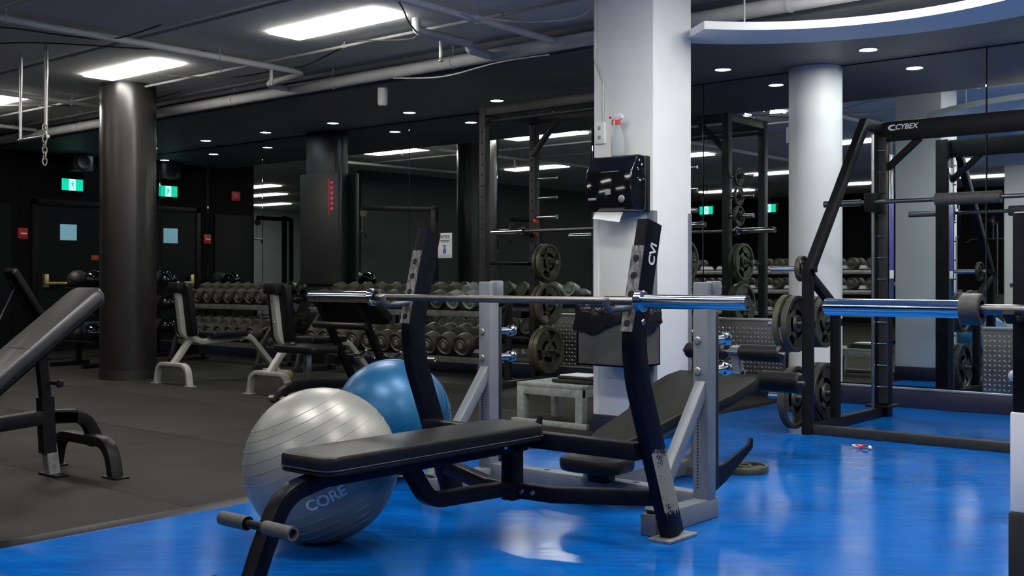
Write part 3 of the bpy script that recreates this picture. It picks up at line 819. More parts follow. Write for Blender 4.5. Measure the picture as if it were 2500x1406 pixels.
right_rack()

# ------------------------------------------------------------------ smith machine
def smith():
    t = thing('smith_machine', 'black smith machine with guide rods beside the mirror', 'smith machine', (-3.13, 7.2, 0))
    o = -7.2; X = (1, 0, 0); W = 1.33
    for sx_ in (0, W):
        MB().beam([(sx_, 6.66+o, .0), (sx_, 6.66+o, 1.06)], .055, .075, X).build('front_post', 'black_frame', t)
        MB().beam([(sx_, 6.66+o, 1.03), (sx_, 7.56+o, 2.09), (sx_, 7.88+o, 2.09)], .055, .075, X).build('sloping_post', 'black_frame', t)
        MB().beam([(sx_, 6.68+o, 1.02), (sx_, 7.08+o, .80)], .05, .06, X).build('brace', 'black_frame', t)
        MB().beam([(sx_, 7.08+o, .04), (sx_, 7.08+o, .83)], .055, .06, X).build('inner_post', 'black_frame', t)
        MB().beam([(sx_, 6.63+o, .035), (sx_, 7.95+o, .035)], .06, .07, X).build('side_base', 'black_frame', t)
        MB().beam([(sx_, 6.67+o, .26), (sx_, 6.95+o, .05)], .02, .05, X).build('base_gusset', 'black_frame', t)
        MB().b2((sx_-.05, 7.86+o, .0), (sx_+.05, 7.96+o, 2.13), .006).build('rear_post', 'black_frame', t)
        MB().b2((sx_-.09, 7.80+o, .07), (sx_+.09, 8.0+o, .085), .002).build('post_flange', 'black_frame', t)
        rod = MB().cyl((sx_-.025, 7.78+o, .07), (sx_-.025, 7.78+o, 2.04), .013, 14).build('guide_rod', 'satin_steel', t)
        la = MB().b2((sx_+.0, 7.815+o, .10), (sx_+.055, 7.862+o, 2.02), .003).build('latch_strip', 'rack_frame', t)
        for k in range(12):
            MB().cyl((sx_-.005, 7.81+o, .22+k*.155), (sx_+.065, 7.81+o, .22+k*.155), .006, 8).build('latch_pin', 'satin_steel', la)
        MB().b2((sx_+.056, 7.865+o, .75), (sx_+.060, 7.955+o, 1.9), .001).build('side_decal', 'satin_steel', t)
        MB().b2((sx_+.0602, 7.87+o, 1.05), (sx_+.0612, 7.95+o, 1.58), .0003).build('purple_sticker', 'purple_decal', t)
        MB().b2((sx_+.0614, 7.87+o, 1.0), (sx_+.0618, 7.95+o, 1.06), .0001).build('white_sticker', 'white_plastic', t)
        s = -1 if sx_ == 0 else 1
        for y, z in ((6.715, .705), (6.715, .225), (7.13, .705), (7.13, .225), (6.74, 1.065)):
            yy = 6.66 if y < 7 else 7.08
            MB().cyl((sx_+s*.02, y+o, z), (sx_+s*.30, y+o, z), .0215 if z < 1 else .018, 16).build('plate_peg', 'satin_steel', t)
            if abs(yy-y) > .04: MB().b2((sx_-.02, yy+o, z-.025), (sx_+.02, y+.02+o, z+.025), .003).build('peg_tab', 'black_frame', t)
    MB().beam([(-.02, 6.70+o, .03), (W+.02, 6.70+o, .03)], .06, .06, (0, 1, 0)).build('front_base', 'rack_frame', t)
    tb = MB().beam([(0, 7.86+o, 2.06), (W, 7.86+o, 2.06)], .06, .14, (0, 1, 0)).build('top_beam', 'black_frame', t)
    for a, b in ((.05, .28), (W-.05, W-.28)):
        MB().beam([(a, 7.87+o, 1.80), (b, 7.87+o, 2.0)], .03, .05, (0, 1, 0)).build('corner_brace', 'black_frame', t)
    text_obj('lettering', 'CYBEX', .052, (.20, 7.8285+o, 2.083), (1, 0, 0), (0, 0, 1), 'text_white', tb, shear=.25)
    lg = MB(); ou = [(.035*math.cos(a)+.10, .022*math.sin(a)) for a in [math.radians(60+q*15) for q in range(17)]]; inn = [(.026*math.cos(a)+.108, .012*math.sin(a)) for a in [math.radians(60+q*15) for q in range(17)]]
    lg.prism(ou+inn[::-1], (0, 7.8285+o, 2.083), (1, 0, 0), (0, 0, 1), (0, 1, 0), .002); lg.build('logo', 'text_white', tb)
    # sliding bar
    br = MB().cyl((-.35, 7.70+o, 1.545), (W+.35, 7.70+o, 1.545), .015, 16).build('sliding_bar', 'steel_shaft', t)
    for s, x0 in ((-1, 0), (1, W)):
        MB().cyl((x0+s*.08, 7.70+o, 1.545), (x0+s*.36, 7.70+o, 1.545), .024, 18).build('bar_sleeve', 'steel_shaft', br)
        MB().b2((x0-.055, 7.68+o, 1.48), (x0+.02, 7.80+o, 1.61), .006).build('slide_block', 'black_frame', br)
    MB().cyl((W/2-.215, 7.70+o, 1.545), (W/2+.215, 7.70+o, 1.545), .042, 24).build('foam_pad', 'grip_rubber', br)
smith()
for i, (x, y, z, r, th, m, l) in enumerate((
    (-3.24, 6.715, .705, .185, .04, 'iron_plate', 'inner plate on the upper front peg of smith machine'),
    (-3.30, 6.715, .705, .190, .035, 'iron_olive', 'outer plate on the upper front peg of smith machine'),
    (-3.25, 6.715, .225, .205, .045, 'iron_plate', 'large plate on the lower front peg of smith machine'),
    (-3.23, 7.13, .705, .175, .035, 'iron_olive', 'inner plate on the upper rear peg of smith machine'),
    (-3.28, 7.13, .705, .175, .035, 'iron_plate', 'outer plate on the upper rear peg of smith machine'),
    (-3.23, 7.13, .225, .205, .04, 'iron_plate', 'inner plate on the lower rear peg of smith machine'),
    (-3.285, 7.13, .225, .205, .04, 'iron_olive', 'outer plate on the lower rear peg of smith machine'),
    (-3.21, 6.74, 1.065, .085, .03, 'iron_plate', 'small plate on the top peg of smith machine'))):
    plate((x, y, z), r, th, l, m, (random.uniform(-.5, .5), 0, 0), 'weight plates on the smith machine')
# tangled earphones on the blue floor
t = thing('earphones', 'small tangle of white and red earphone wire on blue floor', 'earphones', (-2.63, 6.29, 0))
def wire(m, seed, n, s, r, z=.004):
    random.seed(seed); p = [Vector((random.uniform(-s, s), random.uniform(-s*.6, s*.6), z+random.uniform(0, .02))) for _ in range(n)]
    return MB().tube(fillet(p, .03, 3), r, 6)
wire(None, 3, 9, .07, .003).build('white_wire', 'white_plastic', t); wire(None, 5, 6, .07, .003).build('red_wire', 'text_red', t)
wire(None, 9, 5, .12, .0025).build('black_wire', 'rubber_black', t)
MB().sphere((.06, 0, .012), .012, 12, 8).build('earbud', 'white_plastic', t)
random.seed(11)

# ------------------------------------------------------------------ power rack at the mirror, plates
def power_rack():
    t = thing('power_rack', 'tall black power rack with drilled posts in front of mirror', 'power rack', (-5.78, 7.7, 0))
    o = -7.7; x0, x1, y0, y1, H = -.74, .74, 7.35, 8.05, 2.52
    for x in (x0, x1):
        for y in (y0, y1):
            MB().b2((x-.035, y+o-.035, FZ), (x+.035, y+o+.035, H), .005).build('post', 'rack_frame', t)
            h = MB()
            for k in range(22): h.lathe([(0, .001), (.010, .0008), (.012, 0)], (x, y+o-.0352, .3+k*.095), (0, -1, 0), 10)
            h.build('post_hole', 'hole_black', t)
        MB().b2((x-.03, y0+o, FZ), (x+.03, y1+o, .07), .004).build('base_rail', 'rack_frame', t)
        MB().b2((x-.03, y0+o, H-.08), (x+.03, y1+o, H), .004).build('top_rail', 'rack_frame', t)
        MB().b2((x-.02, y0+o, 1.12), (x+.02, y1+o, 1.15), .004).build('safety_arm', 'black_frame', t)
        MB().beam([(x, y1+o-.03, 2.15), (x-math.copysign(.3, x), y1+o-.03, 2.45)], .04, .05, (0, 1, 0)).build('corner_brace', 'rack_frame', t)
        MB().b2((x-.02, y1+o-.16, 1.395), (x+.02, y1+o-.02, 1.425), .004).build('bar_hook', 'black_frame', t)
        for z in (1.93, 1.75, 1.57, 1.15, .76, .335):
            MB().cyl((x+.02, y1+o, z), (x+.27, y1+o, z), .021 if z < 1.6 else .014, 14).build('plate_horn', 'satin_steel', t)
    for y, z in ((y0, H-.04), (y1, H-.04), (y1, .05)):
        MB().b2((x0, y+o-.03, z-.04), (x1, y+o+.03, z+.04), .004).build('cross_rail', 'rack_frame', t)
    MB().cyl((x0, y0+o+.05, H-.12), (x1, y0+o+.05, H-.12), .017, 14).build('pull_up_bar', 'rack_frame', t)
    for z in (1.52, 1.40): MB().b2((x0+.03, y1+o-.06, z), (x0+.07, y1+o-.035, z+.03), .003).build('red_clip', 'red_plastic', t)
power_rack()
hz = [(1.93, .08, .025, 'very small'), (1.75, .084, .025, 'small'), (1.57, .092, .03, 'medium'), (1.15, .17, .035, 'large'), (.76, .195, .04, 'larger'), (.335, .215, .045, 'largest')]
for xp, nm in ((-5.04, 'right'), (-6.52, 'left')):
    for z, r, th, sz in hz:
        if nm == 'left' and z > 1.2: continue
        plate((xp+.12, 8.05, z), r, th, '%s weight plate on %s post horns of power rack' % (sz, nm), 'iron_plate' if z > .5 else 'iron_olive', (random.uniform(0, 2), 0, 0), 'weight plates on the power rack')
        if z < 1.2: plate((xp+.17, 8.05, z), r, th, '%s outer weight plate on %s post horns of power rack' % (sz, nm), 'iron_olive', (random.uniform(0, 2), 0, 0), 'weight plates on the power rack')

# ------------------------------------------------------------------ things on the white pillar
t = thing('towel_dispenser', 'glossy black paper towel dispenser on the white pillar', 'dispenser', (-3.925, 5.77, 1.415))
prof = fillet([(0, 0, .345), (0, -.14, .345), (0, -.20, .25), (0, -.205, .08), (0, -.17, .0), (0, 0, .0)], .05, 5)
MB().prism([(p.y, p.z) for p in prof], (0, 0, 0), (0, 1, 0), (0, 0, 1), (1, 0, 0), .345, .012).build('cover', 'gloss_black', t, 50)
MB().b2((-.175, -.05, .0), (.175, -.0005, .34), .006).build('back_plate', 'black_frame', t)
MB().lathe([(0, .004), (.012, .004), (.022, .002), (.024, 0)], (.10, -.206, .07), (0, -1, 0), 20).build('key_button', 'worn_steel', t)
MB().b2((-.02, -.2085, .10), (.02, -.2065, .135)).build('hand_mark', 'text_grey', t)
MB().b2((-.15, -.2065, .07), (-.09, -.2045, .085)).build('maker_mark', 'text_grey', t)
pp = MB(); N = 8
for i in range(N+1):
    q = i/N; y = -.10-.10*q; z = .004-.075*q*q
    pp.add([(-.12, y, z+.03*q), (.06+.02*q, y, z)], [])
pp.f = [(2*i, 2*i+1, 2*i+3, 2*i+2) for i in range(N)]
pp.add([(p[0], p[1], p[2]-.0015) for p in pp.v], [(2*i+1, 2*i, 2*i+2, 2*i+3) for i in range(N)])
pp.build('paper_towel', 'paper_white', t)
t = thing('spray_bottle', 'clear spray bottle with red trigger on top of dispenser', 'spray bottle', (-3.925, 5.67, 1.7605))
MB().lathe([(0, 0), (.038, 0), (.042, .006), (.042, .11), (.036, .135), (.016, .18), (.014, .20), (0, .20)], (0, 0, 0), (0, 0, 1), 28).build('bottle', 'glass_bottle', t)
MB().lathe([(0, .195), (.017, .195), (.017, .222), (0, .222)], (0, 0, 0), (0, 0, 1), 20).build('cap', 'red_plastic', t)
MB().prism([(-.045, .235), (-.045, .252), (.02, .262), (.036, .25), (.036, .232), (.014, .222), (-.012, .222)], (0, 0, 0), (1, 0, 0), (0, 0, 1), (0, 1, 0), .022, .004).build('spray_head', 'white_plastic', t)
MB().tube([(-.03, 0, .236), (-.045, 0, .215), (-.04, 0, .195)], .005, 8).build('trigger', 'red_plastic', t)
MB().cyl((-.044, 0, .244), (-.060, 0, .244), .008, 12).build('nozzle', 'red_plastic', t)
t = thing('socket_plate', 'white double socket plate on the white pillar', 'socket', (-4.125, 5.77, 1.93))
MB().b2((-.04, -.018, -.07), (.04, -.0005, .07), .004).build('plate', 'white_plastic', t)
for z in (-.03, .03): MB().b2((-.012, -.020, z-.012), (.012, -.0181, z+.012), .002).build('socket', 'text_grey', t)
t = thing('wall_conduit', 'grey conduit running down the white pillar to the socket', 'conduit', (-4.10, 5.77, 2.0))
MB().tube(fillet([(0, -.012, 0), (0, -.012, .25), (-.06, -.012, .40), (-.06, -.012, ZC-2.0)], .05, 4), .010, 10).build('tube', 'silver_paint', t)
# wall-mounted bin with bin liner
t = thing('waste_bin', 'grey metal waste bin with black liner fixed to the white pillar', 'bin', (-3.88, 5.77, .47))
bn = MB(); bn.b2((-.21, -.30, 0), (.20, -.29, .36)); bn.b2((-.21, -.012, 0), (.20, -.001, .42)); bn.b2((-.21, -.30, 0), (-.20, 0, .36)); bn.b2((.19, -.30, 0), (.20, 0, .36)); bn.b2((-.21, -.30, 0), (.20, 0, .01))
bn.build('body', 'bin_metal', t)
random.seed(21)
lg = MB(); per = []; n = 56
for i in range(n):
    q = i/n*4; sd = int(q); u_ = q-sd
    per.append([(-.215+.42*u_, -.305), (.205, -.305+.305*u_), (.205-.42*u_, -.004), (-.215, -.004-.301*u_)][sd])
rows = []
drop = [.0, .05, .1, .14]
for j, (out, dz) in enumerate(((-.02, .02), (-.008, .355), (.0, .372), (.008, .355), (.012, .32), (.016, .28), (.014, .25), (.006, .235))):
    r_ = []
    for i, (x, y) in enumerate(per):
        cx, cy = -.005, -.155; d_ = Vector((x-cx, y-cy)).normalized()
        w_ = (random.uniform(-.006, .012)+.008*math.sin(i*1.7+j)) if j > 2 else random.uniform(-.002, .003)
        yy = min(y+d_.y*(out+w_), -.0135) if d_.y > .3 else y+d_.y*(out+w_)
        sag = -.045*math.sin(i/n*2*PI*3+.5)*(j > 4)*(j-4)/3 + (random.uniform(-.01, .01) if j > 1 else 0)
        r_.append((x+d_.x*(out+w_), yy, dz+sag))
    rows.append(r_)
for r_ in rows: lg.add(r_, [])
for j in range(len(rows)-1):
    for i in range(n): lg.f.append((j*n+i, j*n+(i+1) % n, (j+1)*n+(i+1) % n, (j+1)*n+i))
lg.build('bin_liner', 'bag_plastic', t, 60)

# ------------------------------------------------------------------ metal step stool with folded mat
t = thing('step_stool', 'worn grey metal step stool beside the white pillar', 'stool', (-4.62, 6.08, FZ))
MB().b2((-.28, -.22, .255), (.28, .22, .28), .004).build('top_plate', 'stool_paint', t)
m = MB()
for i in range(18):
    for j in range(14):
        cx, cy = -.26+i*.031, -.2+j*.031; s_ = 1 if (i+j) % 2 else -1; a, bq = .011, .004; ux, uy = .7, .7*s_
        m.add([(cx+ux*a, cy+uy*a, .2801), (cx-uy*bq, cy+ux*bq, .2801), (cx-ux*a, cy-uy*a, .2801), (cx+uy*bq, cy-ux*bq, .2801), (cx, cy, .2835)], [(0, 1, 4), (1, 2, 4), (2, 3, 4), (3, 0, 4)])
o = m.build('raised_tread', 'stool_paint', t, 20); o['kind'] = 'stuff'
for x in (-.25, .25):
    for y in (-.19, .19): MB().b2((x-.03, y-.03, 0), (x+.03, y+.03, .256), .004).build('leg', 'stool_paint', t)
for y in (-.2, .2): MB().b2((-.28, y-.018, .20), (.28, y+.018, .256), .003).build('apron', 'stool_paint', t)
for x in (-.26, .26): MB().b2((x-.018, -.2, .20), (x+.018, .2, .256), .003).build('apron', 'stool_paint', t)
MB().b2((-.30, -.26, 0), (.34, -.221, .035), .004).build('foot_rail', 'stool_paint', t)
mt = MB(); mt.box((0, 0, .012), (.34, .30, .024), .008); mt.box((.01, .01, .034), (.30, .27, .018), .008)
t = thing('folded_mat', 'folded dark mat lying on the metal step stool', 'mat', (-4.50, 6.10, FZ+.284))
mt.build('mat', 'rubber_black', t); MB().box((.0, -.02, .048), (.24, .2, .008), .003).build('towel', 'paper_white', t)

# ------------------------------------------------------------------ silver utility benches
def utility_bench(label, loc):
    t = thing('utility_bench', label, 'weight bench', loc, 0, 'silver upright utility benches')
    X = (1, 0, 0); m = 'silver_paint'
    arch = fillet([(-.27, 0, .0), (-.235, 0, .19), (.235, 0, .19), (.27, 0, .0)], .10, 6)
    MB().beam(arch, .06, .036, (0, 1, 0)).build('front_arch', m, t)
    for s in (-1, 1): MB().b2((s*.275-.05, -.035, 0), (s*.275+.05, .035, .008), .002).build('foot_plate', m, t)
    MB().beam([(0, 0, .19), (0, .20, .44)], .06, .05, X).build('strut', m, t)
    fr = fillet([(0, .04, .93), (0, .10, .46), (0, .30, .39), (0, .86, .42), (0, 1.20, .06)], .10, 6)
    MB().beam(fr, .065, .05, X).build('main_frame', m, t)
    MB().beam([(-.2, 1.2, .05), (.2, 1.2, .05)], .05, .04, (0, 1, 0)).build('rear_foot', m, t)
    for s in (-1, 1): MB().b2((s*.19-.03, 1.17, 0), (s*.19+.03, 1.23, .05), .003).build('rear_pad_foot', 'pull_yellow', t)
    MB().prism(rrect(.26, .42, .04, 4), (0, .56, .455), (1, 0, 0), (0, 1, 0), (0, 0, 1), .055, .014).build('seat', 'black_vinyl', t)
    d = Vector((0, -.06, .47)).normalized(); n = Vector((0, d.z, -d.y))
    MB().prism(rrect(.27, .50, .04, 4), Vector((0, .072, .69))+n*.052, (1, 0, 0), d, n, .06, .014).build('backrest', 'black_vinyl', t)
    MB().b2((-.085, -.005, .86), (.085, .10, .955), .012).build('top_bracket', 'black_vinyl', t)
    for z, y in ((.80, .03), (.62, .053)):
        b = MB(); bolt(b, (0, y-.002, z), (0, -1, 0), .010); b.build('bolt', 'satin_steel', t)
    return t
utility_bench('silver utility bench nearer the black round pillar', (-9.06, 5.84, FZ))
utility_bench('silver utility bench nearer the preacher bench', (-7.58, 5.81, FZ))

# ------------------------------------------------------------------ preacher curl bench and curl bar
def preacher():
    t = thing('preacher_bench', 'black preacher curl bench with wide sloping arm pad', 'weight bench', (-7.05, 5.9, FZ))
    X = (1, 0, 0)
    MB().prism(rrect(.52, .30, .05, 4), (-.02, -.12, .42), (1, 0, 0), (0, 1, 0), (0, 0, 1), .06, .015).build('seat', 'black_vinyl', t)
    sp = MB().b2((-.025, -.14, .14), (.025, -.09, .39), .003).build('seat_post', 'satin_steel', t)
    h = MB()
    for z in (.2, .25, .3): h.lathe([(0, .001), (.008, .0008), (.009, 0)], (0, -.1402, z), (0, -1, 0), 10)
    h.build('post_hole', 'hole_black', sp)
    MB().beam(fillet([(-.06, -.38, .0), (-.04, -.32, .11), (0, -.12, .14), (0, .62, .09)], .12, 6), .06, .07, X).build('base_tube', 'black_frame', t)
    MB().cyl((-.16, -.36, .03), (.06, -.36, .03), .028, 16).build('chrome_foot', 'satin_steel', t)
    MB().b2((-.28, .58, 0), (.28, .66, .06), .005).build('rear_foot', 'black_frame', t)
    a = Vector((0, .24, .84)); d = Vector((0, .30, -.27)).normalized(); n = Vector((0, -d.z, d.y)).normalized()
    if n.z < 0: n = -n
    # sloping arm pad, wide along the bar
    MB().prism(rrect(.78, .34, .05, 4), a+d*.14, (1, 0, 0), d, n, .08, .02).build('arm_pad', 'matte_vinyl', t)
    MB().lathe([(0, 0), (.03, 0), (.036, .01), (.036, .75), (.03, .76), (0, .76)], (-.38, .20, .83), (1, 0, 0), 20).build('pad_roll', 'black_vinyl', t)
    MB().lathe([(0, 0), (.026, 0), (.03, .01), (.03, .64), (.026, .65), (0, .65)], (-.32, .22, .60), (1, 0, 0), 18).build('lower_roll', 'black_vinyl', t)
    for s in (-1, 1):
        MB().beam([(s*.24, .20, .80), (s*.24, .62, .06)], .05, .06, X).build('support', 'black_frame', t)
        MB().beam([(s*.30, .56, .292), (s*.30, .725, .288), (s*.30, .75, .34)], .03, .015, X, .003).build('bar_rest', 'satin_steel', t)
        MB().b2((s*.27-.05, .53, .26), (s*.27+.05, .58, .33), .004).build('rest_bracket', 'black_frame', t)
    return t
preacher()
t = thing('curl_bar', 'chrome zigzag curl bar resting on the preacher bench', 'curl bar', (-7.02, 6.595, FZ+.315))
zz = fillet([(-.44, 0, 0), (-.30, 0, 0), (-.22, 0, .05), (-.10, 0, -.03), (0, 0, .02), (.10, 0, -.03), (.22, 0, .05), (.30, 0, 0), (.44, 0, 0)], .03, 3)
MB().tube(zz, .0135, 12).build('shaft', 'chrome', t)
for s in (-1, 1):
    MB().pipe((s*.43, 0, 0), (s*.63, 0, 0), .025, .02, 22).build('sleeve', 'satin_steel', t)
    MB().lathe([(.0135, -.01), (.034, -.01), (.034, .01), (.02, .01)], (s*.43, 0, 0), (1, 0, 0), 20).build('collar', 'chrome', t)

# ------------------------------------------------------------------ adjustable incline benches (left)
def incline_bench(label, loc, ang=38.5, rz=0, m='black_frame', steel='worn_steel', pad='worn_vinyl', top_z=.95, strut=False):
    t = thing('incline_bench', label, 'weight bench', loc, rz)
    X = (1, 0, 0)
    a = math.radians(ang); d = Vector((0, math.cos(a), math.sin(a))); n = Vector((0, -d.z, d.y))
    top = Vector((0, .02, top_z)); L = .86
    c = top-d*(L/2)
    bp = MB().prism(rrect(.275, L, .045, 4), c-n*.03, (1, 0, 0), d, n, .06, .015).build('backrest', pad, t)
    MB().beam([c-d*.135*2-n*.0+Vector((-.136, 0, 0))+d*.22, c-d*.27+d*.22+Vector((.136, 0, 0))], .006, .004, d, .001).build('seam', 'stitch', bp)
    MB().prism(rrect(.262, L-.03, .04, 4), c-n*.067, (1, 0, 0), d, n, .014).build('pad_board', m, t)
    MB().beam([top-d*.12-n*.10, top-d*(L-.05)-n*.10], .05, .05, X).build('back_tube', m, t)
    q = top-d*.22-n*.10
    if strut:
        MB().cyl(q, (0, .38, .05), .016, 12).build('support_strut', 'chrome', t)
        MB().beam([(0, -.1, .10), (0, .42, .04)], .05, .05, X).build('strut_base', m, t)
    else: MB().beam([(0, -.205, .36), (0, -.235, .63)], .045, .05, X).build('support_post', m, t)
    MB().beam([(0, -.195, .12), (0, -.21, .40)], .062, .07, X).build('post_sleeve', m, t)
    MB().beam([(0, -.17, .012), (0, -.19, .16)], .06, .06, X).build('post_foot', steel, t)
    MB().b2((-.09, -.20, 0), (.09, -.13, .012), .003).build('post_plate', m, t)
    kn = MB(); kn.cyl((.03, -.19, .47), (.10, -.19, .47), .010, 12); kn.lathe([(0, 0), (.016, 0), (.02, .008), (.016, .02), (0, .022)], (.10, -.19, .47), (1, 0, 0), 16); kn.build('pull_pin', m, t)
    MB().beam([(0, -1.45, .22), (0, -.20, .30), (0, -.05, .29)], .06, .07, X).build('base_tube', m, t)
    MB().beam(fillet([(0, -.20, .30), (0, .0, .28), (0, .06, .17), (0, .02, .15)], .10, 5), .06, .06, X).build('rear_curve', m, t)
    arch = fillet([(-.30, .0, .0), (-.25, .0, .17), (.25, .0, .17), (.30, .0, .0)], .14, 7)
    MB().beam(arch, .065, .05, (0, 1, 0)).build('rear_arch', m, t)
    for s in (-1, 1): MB().b2((s*.30-.065, -.04, 0), (s*.30+.065, .04, .009), .003).build('foot_plate', m, t)
    MB().prism(rrect(.27, .34, .045, 4), (0, -1.0, .42), (1, 0, 0), (0, 1, 0), (0, 0, 1), .06, .015).build('seat', pad, t)
    MB().b2((-.025, -1.03, .26), (.025, -.97, .40), .003).build('seat_bracket', m, t)
    MB().beam([(0, -1.42, .23), (0, -1.5, .0)], .06, .06, X).build('front_leg', m, t)
    MB().b2((-.25, -1.53, 0), (.25, -1.47, .05), .004).build('front_foot', m, t)
    return t
incline_bench('black incline bench with worn shiny backrest at left edge', (-5.35, 2.93, FZ))
incline_bench('black incline bench with chrome strut in the left background', (-12.95, 6.2, FZ), 58, PI, 'black_frame', 'black_frame', 'rubber_black', 1.12, True)

# ------------------------------------------------------------------ dumbbell racks and dumbbells along the mirror
def db_mesh_set(r, m, hub):
    hd = MB(); L = .075+r*.5
    hd.lathe([(0, 0), (r*.45, 0), (r*.55, .004), (r*.60, .012), (r*.80, .012), (r*.86, .004), (r*.96, .004), (r, .012), (r, L-.012), (r*.94, L), (0, L)], (0, 0, 0), (0, 1, 0), 26)
    return hd.mesh('head', m), L
DBC = {}
def dumbbell(loc, r, label, group, m='dumbbell_grey', hub='worn_steel', rz=0):
    key = (round(r, 4), m, hub)
    if key not in DBC:
        hm, L = db_mesh_set(r, m, hub)
        gm = MB().cyl((0, -.07, 0), (0, .07, 0), .015, 12).mesh('handle', 'satin_steel')
        cm = MB().lathe([(0, -.004), (r*.26, -.004), (r*.30, 0), (r*.30, .012)], (0, 0, 0), (0, 1, 0), 18).mesh('end_cap', hub)
        DBC[key] = (hm, L, gm, cm)
    hm, L, gm, cm = DBC[key]
    t = thing('dumbbell', label, 'dumbbell', loc, rz, group)
    def part(n, me, y, flip):
        o = bpy.data.objects.new(n, me); C.objects.link(o); o.parent = t; o.location = (0, y, 0); o.rotation_euler = (0, 0, PI if flip else 0)
    part('handle', gm, 0, False)
    part('head', hm, -.065-L, False); part('head', hm, .065+L, True)
    part('end_cap', cm, -.065-L+.002, False)
    return t
TILT = math.radians(17)
def db_rack(name, label, x0, x1, y, tiers, m='rack_frame', front=-1, tilt=TILT):
    t = thing(name, label, 'dumbbell rack', ((x0+x1)/2, y, FZ))
    w_ = (x1-x0)/2; zt = max(z for z, dy, r in tiers)
    for s in (-1, 1):
        MB().beam([(s*w_, -front*.19, .0), (s*w_, -front*.19, zt)], .06, .05, (1, 0, 0)).build('end_post', m, t)
        MB().beam([(s*w_, front*.24, .0), (s*w_, front*.17, tiers[-1][0]-.15), (s*w_, -front*.17, zt-.12)], .05, .05, (1, 0, 0)).build('end_frame', m, t)
        MB().b2((s*w_-.03, -.28, 0), (s*w_+.03, .28, .05), .004).build('end_foot', m, t)
    d = Vector((0, -front*math.cos(tilt), math.sin(tilt))); n = Vector((0, front*math.sin(tilt), math.cos(tilt)))
    for z, dy, r in tiers:                       # z is the height of the dumbbell axis
        c = Vector((0, dy, z))
        for dd in (-.11, .11):
            q = c+d*dd-n*(r+.018)
            MB().beam([(-w_, q.y, q.z), (w_, q.y, q.z)], .05, .034, d, .004).build('shelf_rail', m, t)
        q = c-d*.155-n*(r+.05)
        MB().beam([(-w_, q.y, q.z), (w_, q.y, q.z)], .008, .06, d, .002).build('front_lip', 'worn_steel', t)
        for s in (-1, 1):
            MB().beam([(s*w_, *(c-d*.16-n*(r+.05))[1:]), (s*w_, *(c+d*.16-n*(r+.05))[1:])], .04, .03, (1, 0, 0), .003).build('shelf_bracket', m, t)
    return t
def fill_rack(x0, x1, y, tiers, gname, spacing, m='dumbbell_grey', hub='worn_steel', tilt=TILT):
    for k, (z, dy, r) in enumerate(tiers):
        n = int((x1-x0-.06)/spacing); off = ((x1-x0)-(n-1)*spacing)/2
        for i in range(n):
            o = dumbbell((x0+off+i*spacing, y+dy, FZ+z+.0008), r, 'grey iron dumbbell, %s on the %s tier of %s' % (ORD[min(i, 14)], ['upper', 'lower'][k], gname), 'dumbbells on ' + gname, 'dumbbell_pale' if (k == 0 and i >= n-2 and gname.startswith('right')) else m, 'chrome' if (k == 0 and i >= n-2 and gname.startswith('right')) else hub)
            o.rotation_euler = (tilt, 0, random.uniform(-.02, .02))
T2 = [(.83, .05, .076), (.42, -.05, .09)]
db_rack('dumbbell_rack', 'two tier dumbbell rack between the silver benches and mirror', -11.65, -9.98, 7.72, T2)
fill_rack(-11.65, -9.98, 7.72, T2, 'left dumbbell rack', .2)
T2b = [(.83, .05, .082), (.42, -.05, .098)]
db_rack('dumbbell_rack', 'two tier dumbbell rack behind the blue ball', -9.3, -6.72, 7.72, T2b)
fill_rack(-9.3, -6.72, 7.72, T2b, 'right dumbbell rack', .212)
# rack with white saddles standing on the camera side, seen in the mirror
T3 = [(1.22, -.02, .082), (.92, .0, .082), (.58, .02, .082)]
db_rack('dumbbell_rack', 'black dumbbell rack with white saddles, seen only in mirror', -9.9, -6.3, 1.1, T3, 'black_frame', 1, 0)
sm0 = MB().prism([(-.06, 0), (.06, 0), (.03, .05), (-.03, .05)], (0, 0, 0), (1, 0, 0), (0, 0, 1), (0, 1, 0), .24).mesh('dumbbell_saddle', 'white_plastic')
for k, (z, dy, r) in enumerate(T3):
    for i in range(12):
        x = -9.75+i*.3
        if i < 11:
            o = bpy.data.objects.new('dumbbell_saddle', sm0); C.objects.link(o); o.location = (x+.15, 1.1+dy, FZ+z-r-.0005)
            tag(o, 'white dumbbell saddle, %s on %s shelf of rack in mirror' % (ORD[i], ['top', 'middle', 'bottom'][k]), 'saddle', 'white dumbbell saddles')
        if (i*7+k*3) % 5 == 4: continue
        dumbbell((x, 1.1+dy, FZ+z+.0005), .082, 'round dumbbell between white saddles, %s on %s shelf in mirror' % (ORD[i], ['top', 'middle', 'bottom'][k]), 'dumbbells seen in the mirror')

# padded board with red marks on the black pillar
t = thing('padded_board', 'dark padded board with red lettering on the black square pillar', 'board', (-10.015, 8.44, .93))
MB().b2((-.345, -.06, 0), (.345, -.0005, 1.30), .02).build('board', 'pillar_black', t)
m = MB()
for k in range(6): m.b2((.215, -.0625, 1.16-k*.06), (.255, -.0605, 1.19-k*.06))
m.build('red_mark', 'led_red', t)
MB().b2((.175, -.062, .80), (.195, -.0605, 1.22)).build('red_stripe', 'text_red', t)

